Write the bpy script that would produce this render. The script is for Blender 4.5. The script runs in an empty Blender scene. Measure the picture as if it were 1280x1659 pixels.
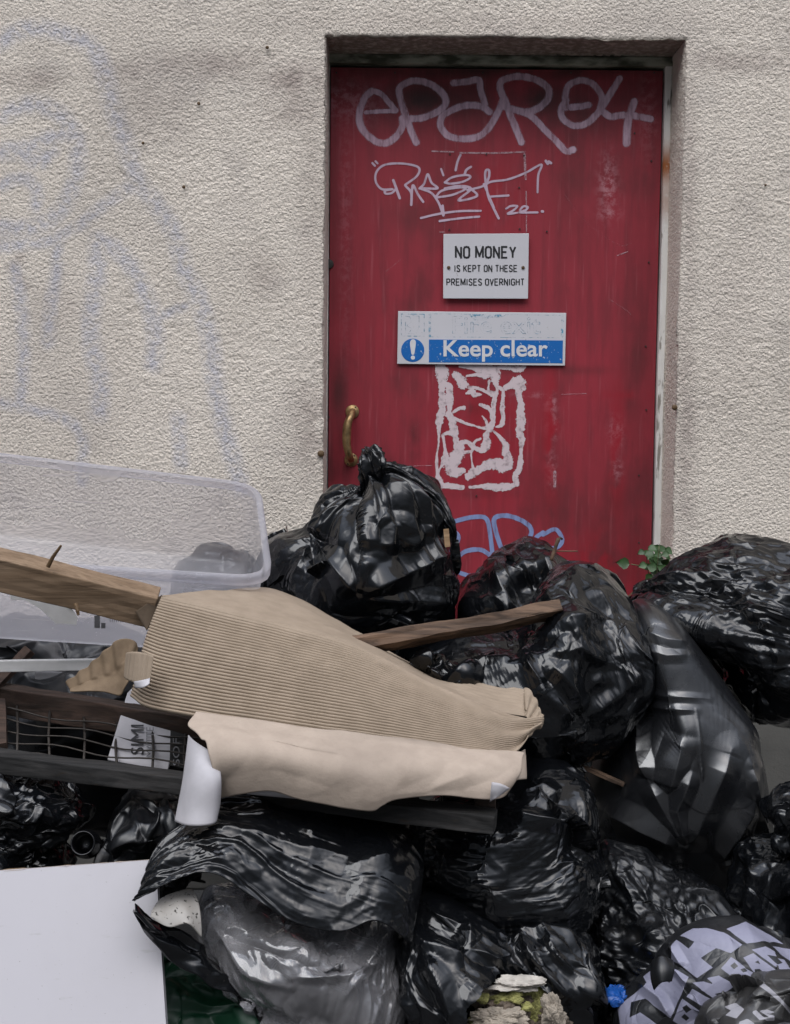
import bpy, bmesh, math, random
import numpy as np
from mathutils import Vector, Matrix, Euler

scene = bpy.context.scene
COL = scene.collection
R = math.radians

# ---------------------------------------------------------------- camera
PW, PH = 1280.0, 1659.0
FPX = 2021.0
CAM = np.array((0.0, -3.0, 1.14))
cam_d = bpy.data.cameras.new('camera')
cam = bpy.data.objects.new('camera', cam_d)
COL.objects.link(cam)
cam.location = CAM
cam_rot = Euler((R(86.0), 0, 0)).to_matrix() @ Euler((0, 0, R(0.6))).to_matrix()
cam.rotation_euler = cam_rot.to_euler()
cam_d.sensor_fit = 'VERTICAL'
cam_d.sensor_height = 24.0
cam_d.lens = 24.0 * FPX / PH
cam_d.clip_start = 0.05
cam_d.clip_end = 500
scene.camera = cam

# ---------------------------------------------------------------- sky, sun, exposure
SUN_EL, SUN_AZ = 55.0, -32.0          # azimuth measured from straight behind the camera, towards its left
w = bpy.data.worlds.new("World")
scene.world = w
w.use_nodes = True
nt = w.node_tree
for n in list(nt.nodes): nt.nodes.remove(n)
out = nt.nodes.new('ShaderNodeOutputWorld')
bg = nt.nodes.new('ShaderNodeBackground')
sky = nt.nodes.new('ShaderNodeTexSky')
sky.sky_type = 'NISHITA'
sky.sun_disc = False
sky.sun_elevation = R(SUN_EL)
sky.sun_rotation = R(180 + SUN_AZ)
sky.air_density = 1.0
sky.dust_density = 1.0
hsv = nt.nodes.new('ShaderNodeHueSaturation')
hsv.inputs['Saturation'].default_value = 0.42
# overcast luminance: the zenith is brighter than the horizon, low sky darkened in place of unseen rooftops, so bag fronts stay dark
tc = nt.nodes.new('ShaderNodeTexCoord')
sep = nt.nodes.new('ShaderNodeSeparateXYZ')
rmp = nt.nodes.new('ShaderNodeValToRGB')
e = rmp.color_ramp.elements
e[0].position = 0.0; e[0].color = (0.06, 0.06, 0.065, 1)
e[1].position = 1.0; e[1].color = (2.9, 2.9, 2.9, 1)
for p, v in ((0.20, 0.12), (0.45, 0.34), (0.68, 1.6)):
    k = e.new(p); k.color = (v, v, v, 1)
mul = nt.nodes.new('ShaderNodeMix'); mul.data_type = 'RGBA'; mul.blend_type = 'MULTIPLY'
mul.inputs[0].default_value = 1.0
L = nt.links.new
L(tc.outputs['Generated'], sep.inputs[0]); L(sep.outputs['Z'], rmp.inputs[0])
L(sky.outputs[0], hsv.inputs['Color']); L(hsv.outputs[0], mul.inputs[6]); L(rmp.outputs[0], mul.inputs[7])
L(mul.outputs[2], bg.inputs[0]); L(bg.outputs[0], out.inputs[0])
bg.inputs[1].default_value = 0.125

sun_d = bpy.data.lights.new('sun', 'SUN')
sun_d.energy = 1.1
sun_d.angle = R(40)
sun_d.color = (1.0, 0.985, 0.965)
sun = bpy.data.objects.new('sun', sun_d)
COL.objects.link(sun)
sdir = Vector((math.sin(R(SUN_AZ)) * math.cos(R(SUN_EL)), -math.cos(R(SUN_AZ)) * math.cos(R(SUN_EL)), math.sin(R(SUN_EL))))
sun.rotation_euler = sdir.to_track_quat('Z', 'Y').to_euler()
sun.location = sdir * 8
scene.view_settings.view_transform = 'Standard'
scene.view_settings.look = 'None'
scene.view_settings.exposure = 0.72
scene.view_settings.gamma = 1.0
scene.cycles.use_denoising = True
scene.cycles.max_bounces = 8
scene.cycles.transparent_max_bounces = 12

# ---------------------------------------------------------------- measuring: photo pixel at a depth -> point
CR = np.array(cam_rot)
def P(px, py, Y):
    d = CR @ np.array(((px - PW / 2) / FPX, -(py - PH / 2) / FPX, -1.0))
    return CAM + d * ((Y - CAM[1]) / d[1])
def PN(pts, Y):
    pts = np.asarray(pts, float)
    Y = np.broadcast_to(np.asarray(Y, float), (len(pts),))
    d = np.stack([(pts[:, 0] - PW / 2) / FPX, -(pts[:, 1] - PH / 2) / FPX, -np.ones(len(pts))], 1) @ CR.T
    return CAM + d * ((Y - CAM[1]) / d[:, 1])[:, None]
def proj(X):
    v = (X - CAM) @ CR
    return np.stack([PW / 2 + FPX * v[:, 0] / -v[:, 2], PH / 2 - FPX * v[:, 1] / -v[:, 2]], 1)

# ---------------------------------------------------------------- noise
def _hash(ix, iy, iz, seed):
    h = (ix.astype(np.int64) * 374761393 + iy.astype(np.int64) * 668265263 + iz.astype(np.int64) * 1440662683 + seed * 974711) & 0xffffffff
    h = ((h ^ (h >> 13)) * 1274126177) & 0xffffffff
    h = ((h ^ (h >> 16)) * 2246822519) & 0xffffffff
    return ((h ^ (h >> 15)) & 0xffffff) / float(0xffffff) * 2 - 1
def vn(p, seed=0):
    i = np.floor(p); f = p - i; i = i.astype(np.int64)
    u = f * f * f * (f * (f * 6 - 15) + 10)
    r = 0
    for a in (0, 1):
        wa = u[:, 0] if a else 1 - u[:, 0]
        for b in (0, 1):
            wb = u[:, 1] if b else 1 - u[:, 1]
            for c in (0, 1):
                wc = u[:, 2] if c else 1 - u[:, 2]
                r = r + wa * wb * wc * _hash(i[:, 0] + a, i[:, 1] + b, i[:, 2] + c, seed)
    return r
_ROT = np.array(Euler((.6, .9, 1.3)).to_matrix())
def fbm(p, octv=4, seed=0, gain=.5):
    r = 0; a = 1.0; s = 0
    for k in range(octv):
        r = r + a * vn((p @ _ROT) * 2.0 ** k + 17.3 * k, seed + k); s += a; a *= gain; p = p @ _ROT
    return r / s
def crumple(p, seed, n=7, f0=4.0, gain=.72, lac=1.32, warp=.35, stretch=None):
    """piecewise flat facets between sharp folds, as in a crushed film"""
    rng = np.random.default_rng(seed)
    r = np.zeros(len(p)); a = 1.0; f = f0; s = 0
    for k in range(n):
        d = rng.normal(size=3)
        if stretch is not None: d = d * stretch
        d /= np.linalg.norm(d) + 1e-9
        t = p @ d * f + rng.random() * 9 + warp * fbm(p * f * .55 + rng.random(3) * 50, 2, seed * 31 + k)
        r += a * (np.abs((t % 1.0) - .5) * 4 - 1); s += a
        a *= gain; f *= lac
    return r / s
def smooth(pts, n=8, closed=False):
    pts = np.asarray(pts, float)
    if closed: q = np.concatenate([pts[-1:], pts, pts[:2]])
    else: q = np.concatenate([2 * pts[:1] - pts[1:2], pts, 2 * pts[-1:] - pts[-2:-1]])
    o = []
    for i in range(1, len(q) - 2):
        p0, p1, p2, p3 = q[i - 1:i + 3]
        for t in np.arange(n) / n:
            o.append(.5 * (2 * p1 + (p2 - p0) * t + (2 * p0 - 5 * p1 + 4 * p2 - p3) * t * t + (3 * p1 - p0 - 3 * p2 + p3) * t ** 3))
    if not closed: o.append(q[-2])
    return np.array(o)
def seg_dist(p, line):
    """distance of 2D points to a polyline and the running position of the nearest point (0..1)"""
    line = np.asarray(line, float)
    best = np.full(len(p), 1e9); par = np.zeros(len(p)); n = max(len(line) - 1, 1)
    for i in range(len(line) - 1):
        a, b = line[i], line[i + 1]
        ab = b - a; l2 = ab @ ab + 1e-12
        t = np.clip(((p - a) @ ab) / l2, 0, 1)
        d = np.hypot(*(p - a - t[:, None] * ab).T)
        m = d < best
        best[m] = d[m]; par[m] = (i + t[m]) / n
    return best, par
def poly_sdf(p, poly):
    """positive inside"""
    poly = np.asarray(poly, float)
    d, _ = seg_dist(p, np.concatenate([poly, poly[:1]]))
    ins = np.zeros(len(p), bool)
    j = len(poly) - 1
    for i in range(len(poly)):
        xi, yi = poly[i]; xj, yj = poly[j]
        c = ((yi > p[:, 1]) != (yj > p[:, 1])) & (p[:, 0] < (xj - xi) * (p[:, 1] - yi) / (yj - yi + 1e-12) + xi)
        ins ^= c; j = i
    return np.where(ins, d, -d)

# ---------------------------------------------------------------- objects
def tag(o, label=None, cat=None, group=None, kind=None):
    if label: o['label'] = label
    if cat: o['category'] = cat
    if group: o['group'] = group
    if kind: o['kind'] = kind
    return o
def empty(name, loc, label, cat, group=None, kind=None):
    o = bpy.data.objects.new(name, None)
    COL.objects.link(o); o.location = [float(c) for c in loc]
    o.empty_display_size = .05
    return tag(o, label, cat, group, kind)
def world_loc(o):
    l = np.array(o.location)
    while o.parent: o = o.parent; l = l + np.array(o.location)
    return l
def obj(name, V, F, mat, parent=None, smooth_=True, base=None, attrs=None):
    """one mesh object; V in world coordinates"""
    V = np.asarray(V, float)
    if base is None: base = world_loc(parent) if parent else np.array((V[:, 0].mean(), V[:, 1].mean(), V[:, 2].min()))
    base = np.asarray(base, float)
    me = bpy.data.meshes.new(name)
    F = F.tolist() if isinstance(F, np.ndarray) else F
    me.from_pydata((V - base).tolist(), [], F)
    if smooth_: me.polygons.foreach_set('use_smooth', [True] * len(me.polygons))
    if attrs:
        for k, v in attrs.items():
            a = me.attributes.new(k, 'FLOAT', 'POINT'); a.data.foreach_set('value', np.asarray(v, np.float32))
    me.materials.append(mat)
    me.update()
    o = bpy.data.objects.new(name, me)
    COL.objects.link(o)
    if parent: o.parent = parent; o.location = base - world_loc(parent)
    else: o.location = base
    return o
def solidify(o, t, off=0.0):
    m = o.modifiers.new('thickness', 'SOLIDIFY'); m.thickness = t; m.offset = off; return o
def bevel(o, wd, seg=2, ang=40):
    m = o.modifiers.new('bevel', 'BEVEL'); m.width = wd; m.segments = seg; m.limit_method = 'ANGLE'; m.angle_limit = R(ang); return o
def grid_faces(nv, nu, wrap=False):
    i = np.arange((nv - 1) * (nu if wrap else nu - 1))
    c = nu if wrap else nu - 1
    r, q = i // c, i % c; q2 = (q + 1) % nu
    return np.stack([r * nu + q, r * nu + q2, (r + 1) * nu + q2, (r + 1) * nu + q], 1)
class MB:
    """collects simple solids for one mesh"""
    def __init__(s): s.V = []; s.F = []
    def add(s, V, F):
        n = len(s.V); s.V += [tuple(v) for v in np.asarray(V, float)]; s.F += [tuple(int(i) + n for i in f) for f in F]
    def box(s, a, b):
        (x0, y0, z0), (x1, y1, z1) = a, b
        s.add([(x0, y0, z0), (x1, y0, z0), (x1, y1, z0), (x0, y1, z0), (x0, y0, z1), (x1, y0, z1), (x1, y1, z1), (x0, y1, z1)],
              [(0, 3, 2, 1), (4, 5, 6, 7), (0, 1, 5, 4), (1, 2, 6, 5), (2, 3, 7, 6), (3, 0, 4, 7)])
    def bar(s, p, q, wd, dp, up=(0, 0, 1), seg=1, rough=0, seed=0, end=1.0):
        """timber from p to q, wd along up, dp across, optionally in segments with a worn surface"""
        p = np.array(p, float); q = np.array(q, float); t = q - p; t /= np.linalg.norm(t)
        u = np.array(up, float); u -= t * (u @ t); u /= np.linalg.norm(u); v = np.cross(t, u)
        prof = [(-.5, -.5), (.5, -.5), (.5, .5), (-.5, .5)]
        if seg > 1:
            k = 6; pr = []
            for (a, b), (c, d) in zip(prof, prof[1:] + prof[:1]):
                for i in range(k): pr.append((a + (c - a) * i / k, b + (d - b) * i / k))
            prof = pr
        n = len(prof); V = []
        for i in range(seg + 1):
            f = i / seg; sc = 1 + (end - 1) * f
            for a, b in prof: V.append(p + (q - p) * f + u * a * wd * sc + v * b * dp * sc)
        V = np.array(V)
        if rough:
            st = V - p; lt = st @ t
            st = st - t * lt[:, None] * .85
            V = V + (u * fbm(st * 60, 3, seed)[:, None] + v * fbm(st * 60 + 9, 3, seed + 5)[:, None]) * rough
        F = [tuple(range(n - 1, -1, -1)), tuple(range(seg * n, seg * n + n))]
        F += [(i * n + j, i * n + (j + 1) % n, (i + 1) * n + (j + 1) % n, (i + 1) * n + j) for i in range(seg) for j in range(n)]
        s.add(V, F)
    def tube(s, pts, r, n=10, cap=True):
        pts = np.asarray(pts, float); r = np.broadcast_to(r, (len(pts),))
        tg = np.gradient(pts, axis=0); tg /= np.linalg.norm(tg, axis=1)[:, None] + 1e-12
        ref = np.array((0, 0, 1.0)) if abs(tg[0][2]) < .9 else np.array((1.0, 0, 0))
        V = []; u = None
        for k in range(len(pts)):
            u = np.cross(ref, tg[k]) if u is None else u - tg[k] * (u @ tg[k])
            u = u / (np.linalg.norm(u) + 1e-12); v = np.cross(tg[k], u)
            for j in range(n):
                a = 2 * math.pi * j / n
                V.append(pts[k] + r[k] * (u * math.cos(a) + v * math.sin(a)))
        F = [tuple(f) for f in grid_faces(len(pts), n, True)]
        if cap: F += [tuple(range(n - 1, -1, -1)), tuple(range((len(pts) - 1) * n, len(pts) * n))]
        s.add(V, F)
    def disc(s, c, r, t, ax=(0, -1, 0), n=24, dome=0):
        c = np.array(c, float); ax = np.array(ax, float); ax /= np.linalg.norm(ax)
        u = np.cross(ax, (0, 0, 1.0) if abs(ax[2]) < .9 else (1.0, 0, 0)); u /= np.linalg.norm(u); v = np.cross(ax, u)
        rings = [(r, 0), (r, t * .6), (r * .9, t)] + ([(r * .5, t + dome)] if dome else [])
        V = []
        for rr, h in rings:
            for j in range(n):
                a = 2 * math.pi * j / n; V.append(c + ax * h + rr * (u * math.cos(a) + v * math.sin(a)))
        m = len(rings)
        F = [tuple(f) for f in grid_faces(m, n, True)] + [tuple(range(n - 1, -1, -1)), tuple(range((m - 1) * n, m * n))]
        s.add(V, F)
    def build(s, name, mat, parent=None, smooth_=False, base=None, attrs=None):
        return obj(name, s.V, s.F, mat, parent, smooth_, base, attrs)

# ---------------------------------------------------------------- materials
class M_:
    def __init__(s, name, rough=.6, base=(.5, .5, .5), spec=.5, **kw):
        s.m = bpy.data.materials.new(name); s.m.use_nodes = True
        s.nt = s.m.node_tree; s.b = s.nt.nodes['Principled BSDF']
        s.o = s.nt.nodes['Material Output']
        s.b.inputs['Base Color'].default_value = (*base, 1); s.b.inputs['Roughness'].default_value = rough
        s.b.inputs['Specular IOR Level'].default_value = spec
        for k, v in kw.items(): s.b.inputs[k].default_value = v
    def n(s, t, **kw):
        q = s.nt.nodes.new('ShaderNode' + t)
        for k, v in kw.items(): setattr(q, k, v)
        return q
    def put(s, sock, v):
        if hasattr(v, 'is_linked') or hasattr(v, 'links'): s.nt.links.new(v, sock)
        elif isinstance(v, (tuple, list)) and len(v) == 3 and sock.type == 'RGBA': sock.default_value = (*v, 1)
        else: sock.default_value = v
    def pos(s, scale=(1, 1, 1), rot=(0, 0, 0)):
        t = s.n('TexCoord'); mp = s.n('Mapping')
        s.put(mp.inputs['Vector'], t.outputs['Object'])
        mp.inputs['Scale'].default_value = scale; mp.inputs['Rotation'].default_value = rot
        return mp.outputs[0]
    def noise(s, scale, det=4, vec=None, rough=.55, dist=0, col=False):
        q = s.n('TexNoise'); s.put(q.inputs['Vector'], vec or s.pos())
        q.inputs['Scale'].default_value = scale; q.inputs['Detail'].default_value = det
        q.inputs['Roughness'].default_value = rough; q.inputs['Distortion'].default_value = dist
        return q.outputs['Color' if col else 'Fac']
    def voro(s, scale, vec=None, feat='F1', out='Distance', rnd=1):
        q = s.n('TexVoronoi', feature=feat); s.put(q.inputs['Vector'], vec or s.pos()); q.inputs['Scale'].default_value = scale
        q.inputs['Randomness'].default_value = rnd
        return q.outputs[out]
    def ramp(s, f, a, b, lo=0., hi=1.):
        q = s.n('MapRange', interpolation_type='SMOOTHSTEP'); s.put(q.inputs['Value'], f)
        q.inputs['From Min'].default_value = a; q.inputs['From Max'].default_value = b
        q.inputs['To Min'].default_value = lo; q.inputs['To Max'].default_value = hi
        return q.outputs[0]
    def lin(s, f, a, b, lo=0., hi=1.):
        q = s.n('MapRange'); s.put(q.inputs['Value'], f)
        q.inputs['From Min'].default_value = a; q.inputs['From Max'].default_value = b
        q.inputs['To Min'].default_value = lo; q.inputs['To Max'].default_value = hi
        return q.outputs[0]
    def math(s, op, a, b=0.):
        q = s.n('Math', operation=op); s.put(q.inputs[0], a); s.put(q.inputs[1], b); return q.outputs[0]
    def mix(s, f, a, b, mode='MIX'):
        q = s.n('Mix', data_type='RGBA', blend_type=mode); s.put(q.inputs[0], f); s.put(q.inputs[6], a); s.put(q.inputs[7], b); return q.outputs[2]
    def attr(s, name):
        return s.n('Attribute', attribute_name=name).outputs['Fac']
    def bump(s, h, dist=.002, strength=1.0, prev=None):
        q = s.n('Bump'); s.put(q.inputs['Height'], h); q.inputs['Distance'].default_value = dist; q.inputs['Strength'].default_value = strength
        if prev is not None: s.put(q.inputs['Normal'], prev)
        return q.outputs[0]
    def set(s, **kw):
        for k, v in kw.items(): s.put(s.b.inputs[k.replace('_', ' ')], v)
        return s.m
    def alpha(s, a):
        s.put(s.b.inputs['Alpha'], a); return s.m

# wall render: pebbly off-white, old dirt, a ghost of scrubbed blue spray paint (the spray is a mesh attribute)
def mk_render():
    m = M_('roughcast_render', .92, spec=.25)
    big = m.noise(2.2, 5); mid = m.noise(9, 4); fine = m.noise(150, 3)
    c = m.mix(m.ramp(big, .35, .7), (.86, .775, .675), (.775, .695, .60))
    c = m.mix(m.ramp(mid, .5, .75, 0, .35), c, (.47, .42, .39))
    c = m.mix(m.ramp(m.noise(260, 2), .35, .7, 0, .22), c, (.46, .43, .40))
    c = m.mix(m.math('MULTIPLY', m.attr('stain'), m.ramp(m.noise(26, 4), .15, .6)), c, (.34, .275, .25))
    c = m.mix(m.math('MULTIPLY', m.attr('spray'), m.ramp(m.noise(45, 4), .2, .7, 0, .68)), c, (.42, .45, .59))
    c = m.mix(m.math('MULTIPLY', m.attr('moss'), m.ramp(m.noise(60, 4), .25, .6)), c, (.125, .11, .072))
    h = m.math('ADD', m.noise(135, 4, rough=.62), m.math('ADD', m.math('MULTIPLY', m.voro(150), -.35), m.math('MULTIPLY', m.noise(260, 3, rough=.7), .5)))
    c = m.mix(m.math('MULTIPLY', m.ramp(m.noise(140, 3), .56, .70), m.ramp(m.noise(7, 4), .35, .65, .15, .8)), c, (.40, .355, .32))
    c = m.mix(m.ramp(m.noise(1.1, 5, rough=.65), .5, .72, 0, .4), c, (.55, .50, .455))
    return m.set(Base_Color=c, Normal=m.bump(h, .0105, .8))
MAT = {}
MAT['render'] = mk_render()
def mk_plinth():
    m = M_('smooth_cement', .85, spec=.3)
    c = m.mix(m.ramp(m.noise(5, 5), .3, .7), (.11, .108, .10), (.15, .145, .132))
    c = m.mix(m.ramp(m.noise(60, 4), .6, .8, 0, .5), c, (.07, .07, .06))
    return m.set(Base_Color=c, Normal=m.bump(m.noise(200, 3), .0015, .5))
MAT['cement'] = mk_plinth()
def mk_ground():
    m = M_('asphalt', .9)
    c = m.mix(m.noise(300, 2), (.035, .035, .036), (.075, .073, .07))
    c = m.mix(m.ramp(m.noise(1.2, 4), .4, .7), c, (.05, .048, .045))
    return m.set(Base_Color=c, Normal=m.bump(m.voro(140), .004, .6))
MAT['asphalt'] = mk_ground()
def mk_red():
    m = M_('worn_red_paint', .5, spec=.4)
    st = m.noise(34, 4, m.pos((1, 1, .12))); wide = m.noise(3.0, 5); patch = m.noise(7, 5, m.pos((1, 1, .45)))
    c = m.mix(m.ramp(wide, .3, .72), (.315, .027, .043), (.25, .021, .033))
    c = m.mix(m.ramp(st, .42, .7, 0, .6), c, (.17, .019, .028))
    c = m.mix(m.ramp(patch, .5, .72, 0, .85), c, (.12, .018, .023))
    c = m.mix(m.ramp(m.noise(90, 3, m.pos((1, 1, .06))), .56, .75, 0, .32), c, (.42, .11, .13))
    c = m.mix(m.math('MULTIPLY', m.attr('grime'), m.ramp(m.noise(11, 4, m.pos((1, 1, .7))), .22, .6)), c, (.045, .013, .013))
    c = m.mix(m.math('MULTIPLY', m.attr('fade'), m.ramp(m.noise(55, 5, rough=.7), .42, .62)), c, (.46, .20, .23))
    c = m.mix(m.math('MULTIPLY', m.attr('fresh'), m.ramp(m.noise(20, 4, m.pos((1, 1, .5))), .4, .55)), c, (.30, .006, .017))
    return m.set(Base_Color=c, Roughness=m.lin(wide, .2, .8, .42, .62), Normal=m.bump(m.noise(140, 4, m.pos((1, 1, .1))), .0008, .5))
MAT['red'] = mk_red()
def mk_frame():
    m = M_('flaking_white_gloss', .55)
    c = m.mix(m.ramp(m.noise(14, 4, m.pos((1, 1, .25))), .35, .7), (.80, .78, .74), (.70, .68, .64))
    c = m.mix(m.ramp(m.noise(70, 4, m.pos((1, 1, .2))), .58, .66, 0, .8), c, (.16, .14, .11))
    c = m.mix(m.math('MULTIPLY', m.attr('rust'), m.ramp(m.noise(60, 3), .2, .5)), c, (.33, .10, .02))
    return m.set(Base_Color=c, Normal=m.bump(m.noise(60, 4, m.pos((1, 1, .2))), .001, .6))
MAT['frame'] = mk_frame()
m = M_('mossy_head_paint', .7)
MAT['head'] = m.set(Base_Color=m.mix(m.ramp(m.noise(30, 5, m.pos((.4, 1, 1))), .38, .62), (.30, .31, .25), (.05, .055, .035)), Normal=m.bump(m.noise(80), .001))
def mk_paint(name, col, a_edge=.12, cover=(.2, .45), vert=True, alpha=1.0, rag=.35):
    m = M_(name, .6, col)
    f = m.noise(60, 4, m.pos((1, 1, .22) if vert else (1, 1, 1)), rough=.65)
    a = m.ramp(m.math('ADD', m.attr('m'), m.math('MULTIPLY', m.math('SUBTRACT', f if vert else m.noise(110, 5, rough=.7), .5), rag)), 0, a_edge)
    a = m.math('MULTIPLY', a, m.ramp(f, cover[0], cover[1], .35 * alpha, alpha))
    return m.alpha(a)
MAT['pale_marker'] = mk_paint('pale_marker', (.60, .42, .52), .5, (.25, .65), alpha=.88)
MAT['thin_marker'] = mk_paint('thin_marker', (.56, .42, .52), .3, (.2, .5), alpha=.92)
MAT['blue_marker'] = mk_paint('blue_marker', (.22, .28, .50), .3, (.2, .6), alpha=.95)
MAT['glue'] = mk_paint('glue_residue', (.60, .50, .52), .12, (.25, .5), False, 1.0, 1.9)
MAT['scuff'] = mk_paint('chalky_scuff', (.55, .36, .40), .5, (.35, .65), False, .8)
def plain(name, col, rough=.5, spec=.5, var=.15, sc=40, metal=0, bmp=0):
    m = M_(name, rough, spec=spec, Metallic=metal)
    d = tuple(c * (1 - var) for c in col)
    kw = dict(Base_Color=m.mix(m.ramp(m.noise(sc, 4), .3, .7), col, d))
    if bmp: kw['Normal'] = m.bump(m.noise(sc * 3, 4), bmp, .6)
    return m.set(**kw)
m = M_('white_sign_face', .35)
c = m.mix(m.ramp(m.noise(90, 3), .70, .74, 0, .6), (.60, .59, .62), (.28, .25, .23))
MAT['sign'] = m.set(Base_Color=m.mix(m.ramp(m.noise(6), .3, .7), c, (.57, .56, .585)))
MAT['ink'] = plain('black_print', (.012, .012, .014), .5)
MAT['whiteprint'] = plain('white_print', (.68, .67, .68), .4, var=.06)
def mk_blue():
    m = M_('blue_print', .4)
    a = m.ramp(m.noise(170, 3), .64, .70)
    return m.set(Base_Color=m.mix(a, (.006, .125, .42), (.45, .5, .58)))
MAT['blue'] = mk_blue()
m = M_('flaking_blue_outline', .5, (.10, .36, .52)); MAT['blueflake'] = m.alpha(m.ramp(m.noise(120, 4), .48, .64, .03, .6))
m = M_('old_brass', .38, Metallic=.85)
MAT['brass'] = m.set(Base_Color=m.mix(m.ramp(m.noise(45, 4), .35, .7), (.46, .31, .15), (.20, .13, .065)), Roughness=m.lin(m.noise(60), .3, .7, .3, .55))
MAT['darkmetal'] = plain('dark_iron', (.035, .03, .026), .6, var=.4, sc=200)
MAT['rust'] = plain('rusty_screw', (.13, .075, .03), .7, var=.5, sc=400)

def mk_bag(name, base=(.0035, .004, .005), rough=(.10, .22), dust=.25, crinkle=1.0, stretch=(1, 1, 1), rot=(0, 0, 0), ior=1.5, fine=1.0, dirn=None):
    m = M_(name, .25, base)
    m.b.inputs['IOR'].default_value = ior
    p = m.pos(stretch, rot)
    def ridged(sc, det):
        q = m.n('TexNoise', noise_type='RIDGED_MULTIFRACTAL'); m.put(q.inputs['Vector'], p)
        q.inputs['Scale'].default_value = sc; q.inputs['Detail'].default_value = det; q.inputs['Roughness'].default_value = .5
        return q.outputs['Fac']
    env = m.ramp(m.noise(8, 3), .44, .66)
    wav = ridged(9, 2); cr = m.math('MULTIPLY', ridged(85, 3), env)
    sp = m.ramp(m.noise(420, 2), .70, .76); area = m.ramp(m.noise(5, 4), .42, .68)
    d = m.math('MULTIPLY', m.math('MULTIPLY', sp, area), dust)
    film = m.math('MULTIPLY', m.ramp(m.noise(9, 5, rough=.7), .5, .8), .04 * dust)
    d = m.math('ADD', d, film)
    c = m.mix(d, base, (.30, .27, .235))
    ro = m.math('ADD', m.lin(m.noise(11, 4), .3, .7, *rough), m.math('MULTIPLY', d, .4))
    n1 = m.bump(wav, .0014 * crinkle, .6)
    n3 = m.bump(cr, .0012 * crinkle * fine, .7, n1)
    if dirn is not None:
        t = m.n('TexCoord'); mp = m.n('Mapping', vector_type='TEXTURE'); m.put(mp.inputs['Vector'], t.outputs['Object'])
        mp.inputs['Rotation'].default_value = (0, -R(dirn), 0); mp.inputs['Scale'].default_value = (9, 1.6, 1)
        p = m.noise(5, 2, None, .5, 0, True); mv = m.n('Mix', data_type='RGBA'); mv.inputs[0].default_value = .03; m.put(mv.inputs[6], mp.outputs[0]); m.put(mv.inputs[7], p); p = mv.outputs[2]
        e2 = m.ramp(m.noise(6.5, 2), .36, .6)
        n3 = m.bump(m.math('MULTIPLY', ridged(130, 2), e2), .0016, .9, n3)
    return m.set(Base_Color=c, Roughness=ro, Normal=n3)
MAT['bag'] = mk_bag('black_bag_film')
for a_ in (5, -20, -48, -62, -10): MAT['bag_%d' % a_] = mk_bag('black_bag_film', dirn=a_)
MAT['bag_soft'] = mk_bag('soft_black_bag_film', rough=(.25, .42), crinkle=.7)
MAT['bag_dusty'] = mk_bag('dusty_black_bag_film', dust=1.3, rough=(.22, .42), dirn=-10)
MAT['sack'] = mk_bag('heavy_black_sack', (.0085, .009, .0105), (.24, .33), .12, .25, ior=1.85)
MAT['bag_stretch'] = mk_bag('stretched_black_film', stretch=(.35, 1, 2.2), crinkle=1.1)

# ================================================================ the setting
obj_g = obj('ground', [(-60, -60, 0), (60, -60, 0), (60, .3, 0), (-60, .3, 0)], [(0, 1, 2, 3)], MAT['asphalt'], smooth_=False, base=(0, 0, 0))
tag(obj_g, 'dark worn asphalt ground under the rubbish heap', 'ground', kind='structure')

DEP = 0.135                      # depth of the door recess
XL = P(526, 420, 0)[0]; XR = P(1101, 420, 0)[0]; ZT = P(800, 61, 0)[2]
wall = empty('roughcast_wall', (0, 0, 0), 'off-white roughcast wall with faint scrubbed blue spray paint, around the red door', 'wall')
def axis(lo, hi, marks, a, b, fine, grow=1.13):
    x = [a]
    pts = sorted([m for m in marks])
    segs = [a] + [p for p in pts if a < p < b] + [b]
    core = [segs[0]]
    for p, q in zip(segs, segs[1:]):
        n = max(1, int(round((q - p) / fine))); core += [p + (q - p) * k / n for k in range(1, n + 1)]
    s = fine; up = []
    v = b
    while v < hi: s *= grow; v += s; up.append(min(v, hi))
    s = fine; dn = []; v = a
    while v > lo: s *= grow; v -= s; dn.append(max(v, lo))
    return np.array(dn[::-1] + core + up)
gx = axis(-7, 7, (XL, XR), -1.12, 1.12, .0045); gz = axis(0, 5, (ZT,), .75, 2.32, .0045)
GX, GZ = np.meshgrid(gx, gz)
V = np.stack([GX.ravel(), np.zeros(GX.size), GZ.ravel()], 1)
def rough_h(p):
    """thrown render: pebbly grains with a slumped lower side, plus trowel-flat worn patches"""
    g = fbm(p * np.array((1, 1, 1.25)) * 105, 2, 5, .6)
    lumps = np.abs(vn(p * 85 + 3, 9)); wide = fbm(p * 3.5, 3, 15)
    flat = np.clip(.8 + 2.0 * wide, .25, 1.4)
    return (.0015 * g + .0008 * (lumps - .35)) * flat + .003 * fbm(p * 1.7, 2, 25)
h = rough_h(V)
xe = np.abs(V[:, 0] - XL) < 1e-6; xe2 = np.abs(V[:, 0] - XR) < 1e-6; te = np.abs(V[:, 2] - ZT) < 1e-6
en = .004 * fbm(V * 40, 3, 33) + .004 * fbm(V * 9, 2, 35)
side = V[:, 2] <= ZT + 1e-6; mid = (V[:, 0] >= XL - 1e-6) & (V[:, 0] <= XR + 1e-6)
W = V.copy(); W[:, 1] -= h
W[:, 0] += np.where(xe & side, en - .002, 0) + np.where(xe2 & side, en + .001, 0)
W[:, 2] += np.where(te & mid, en, 0)
onedge = (xe & side) | (xe2 & side) | (te & mid)
W[onedge, 1] += .004
F = grid_faces(len(gz), len(gx))
cx = V[F].mean(1)
F = F[~((cx[:, 0] > XL) & (cx[:, 0] < XR) & (cx[:, 2] < ZT))]
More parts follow.
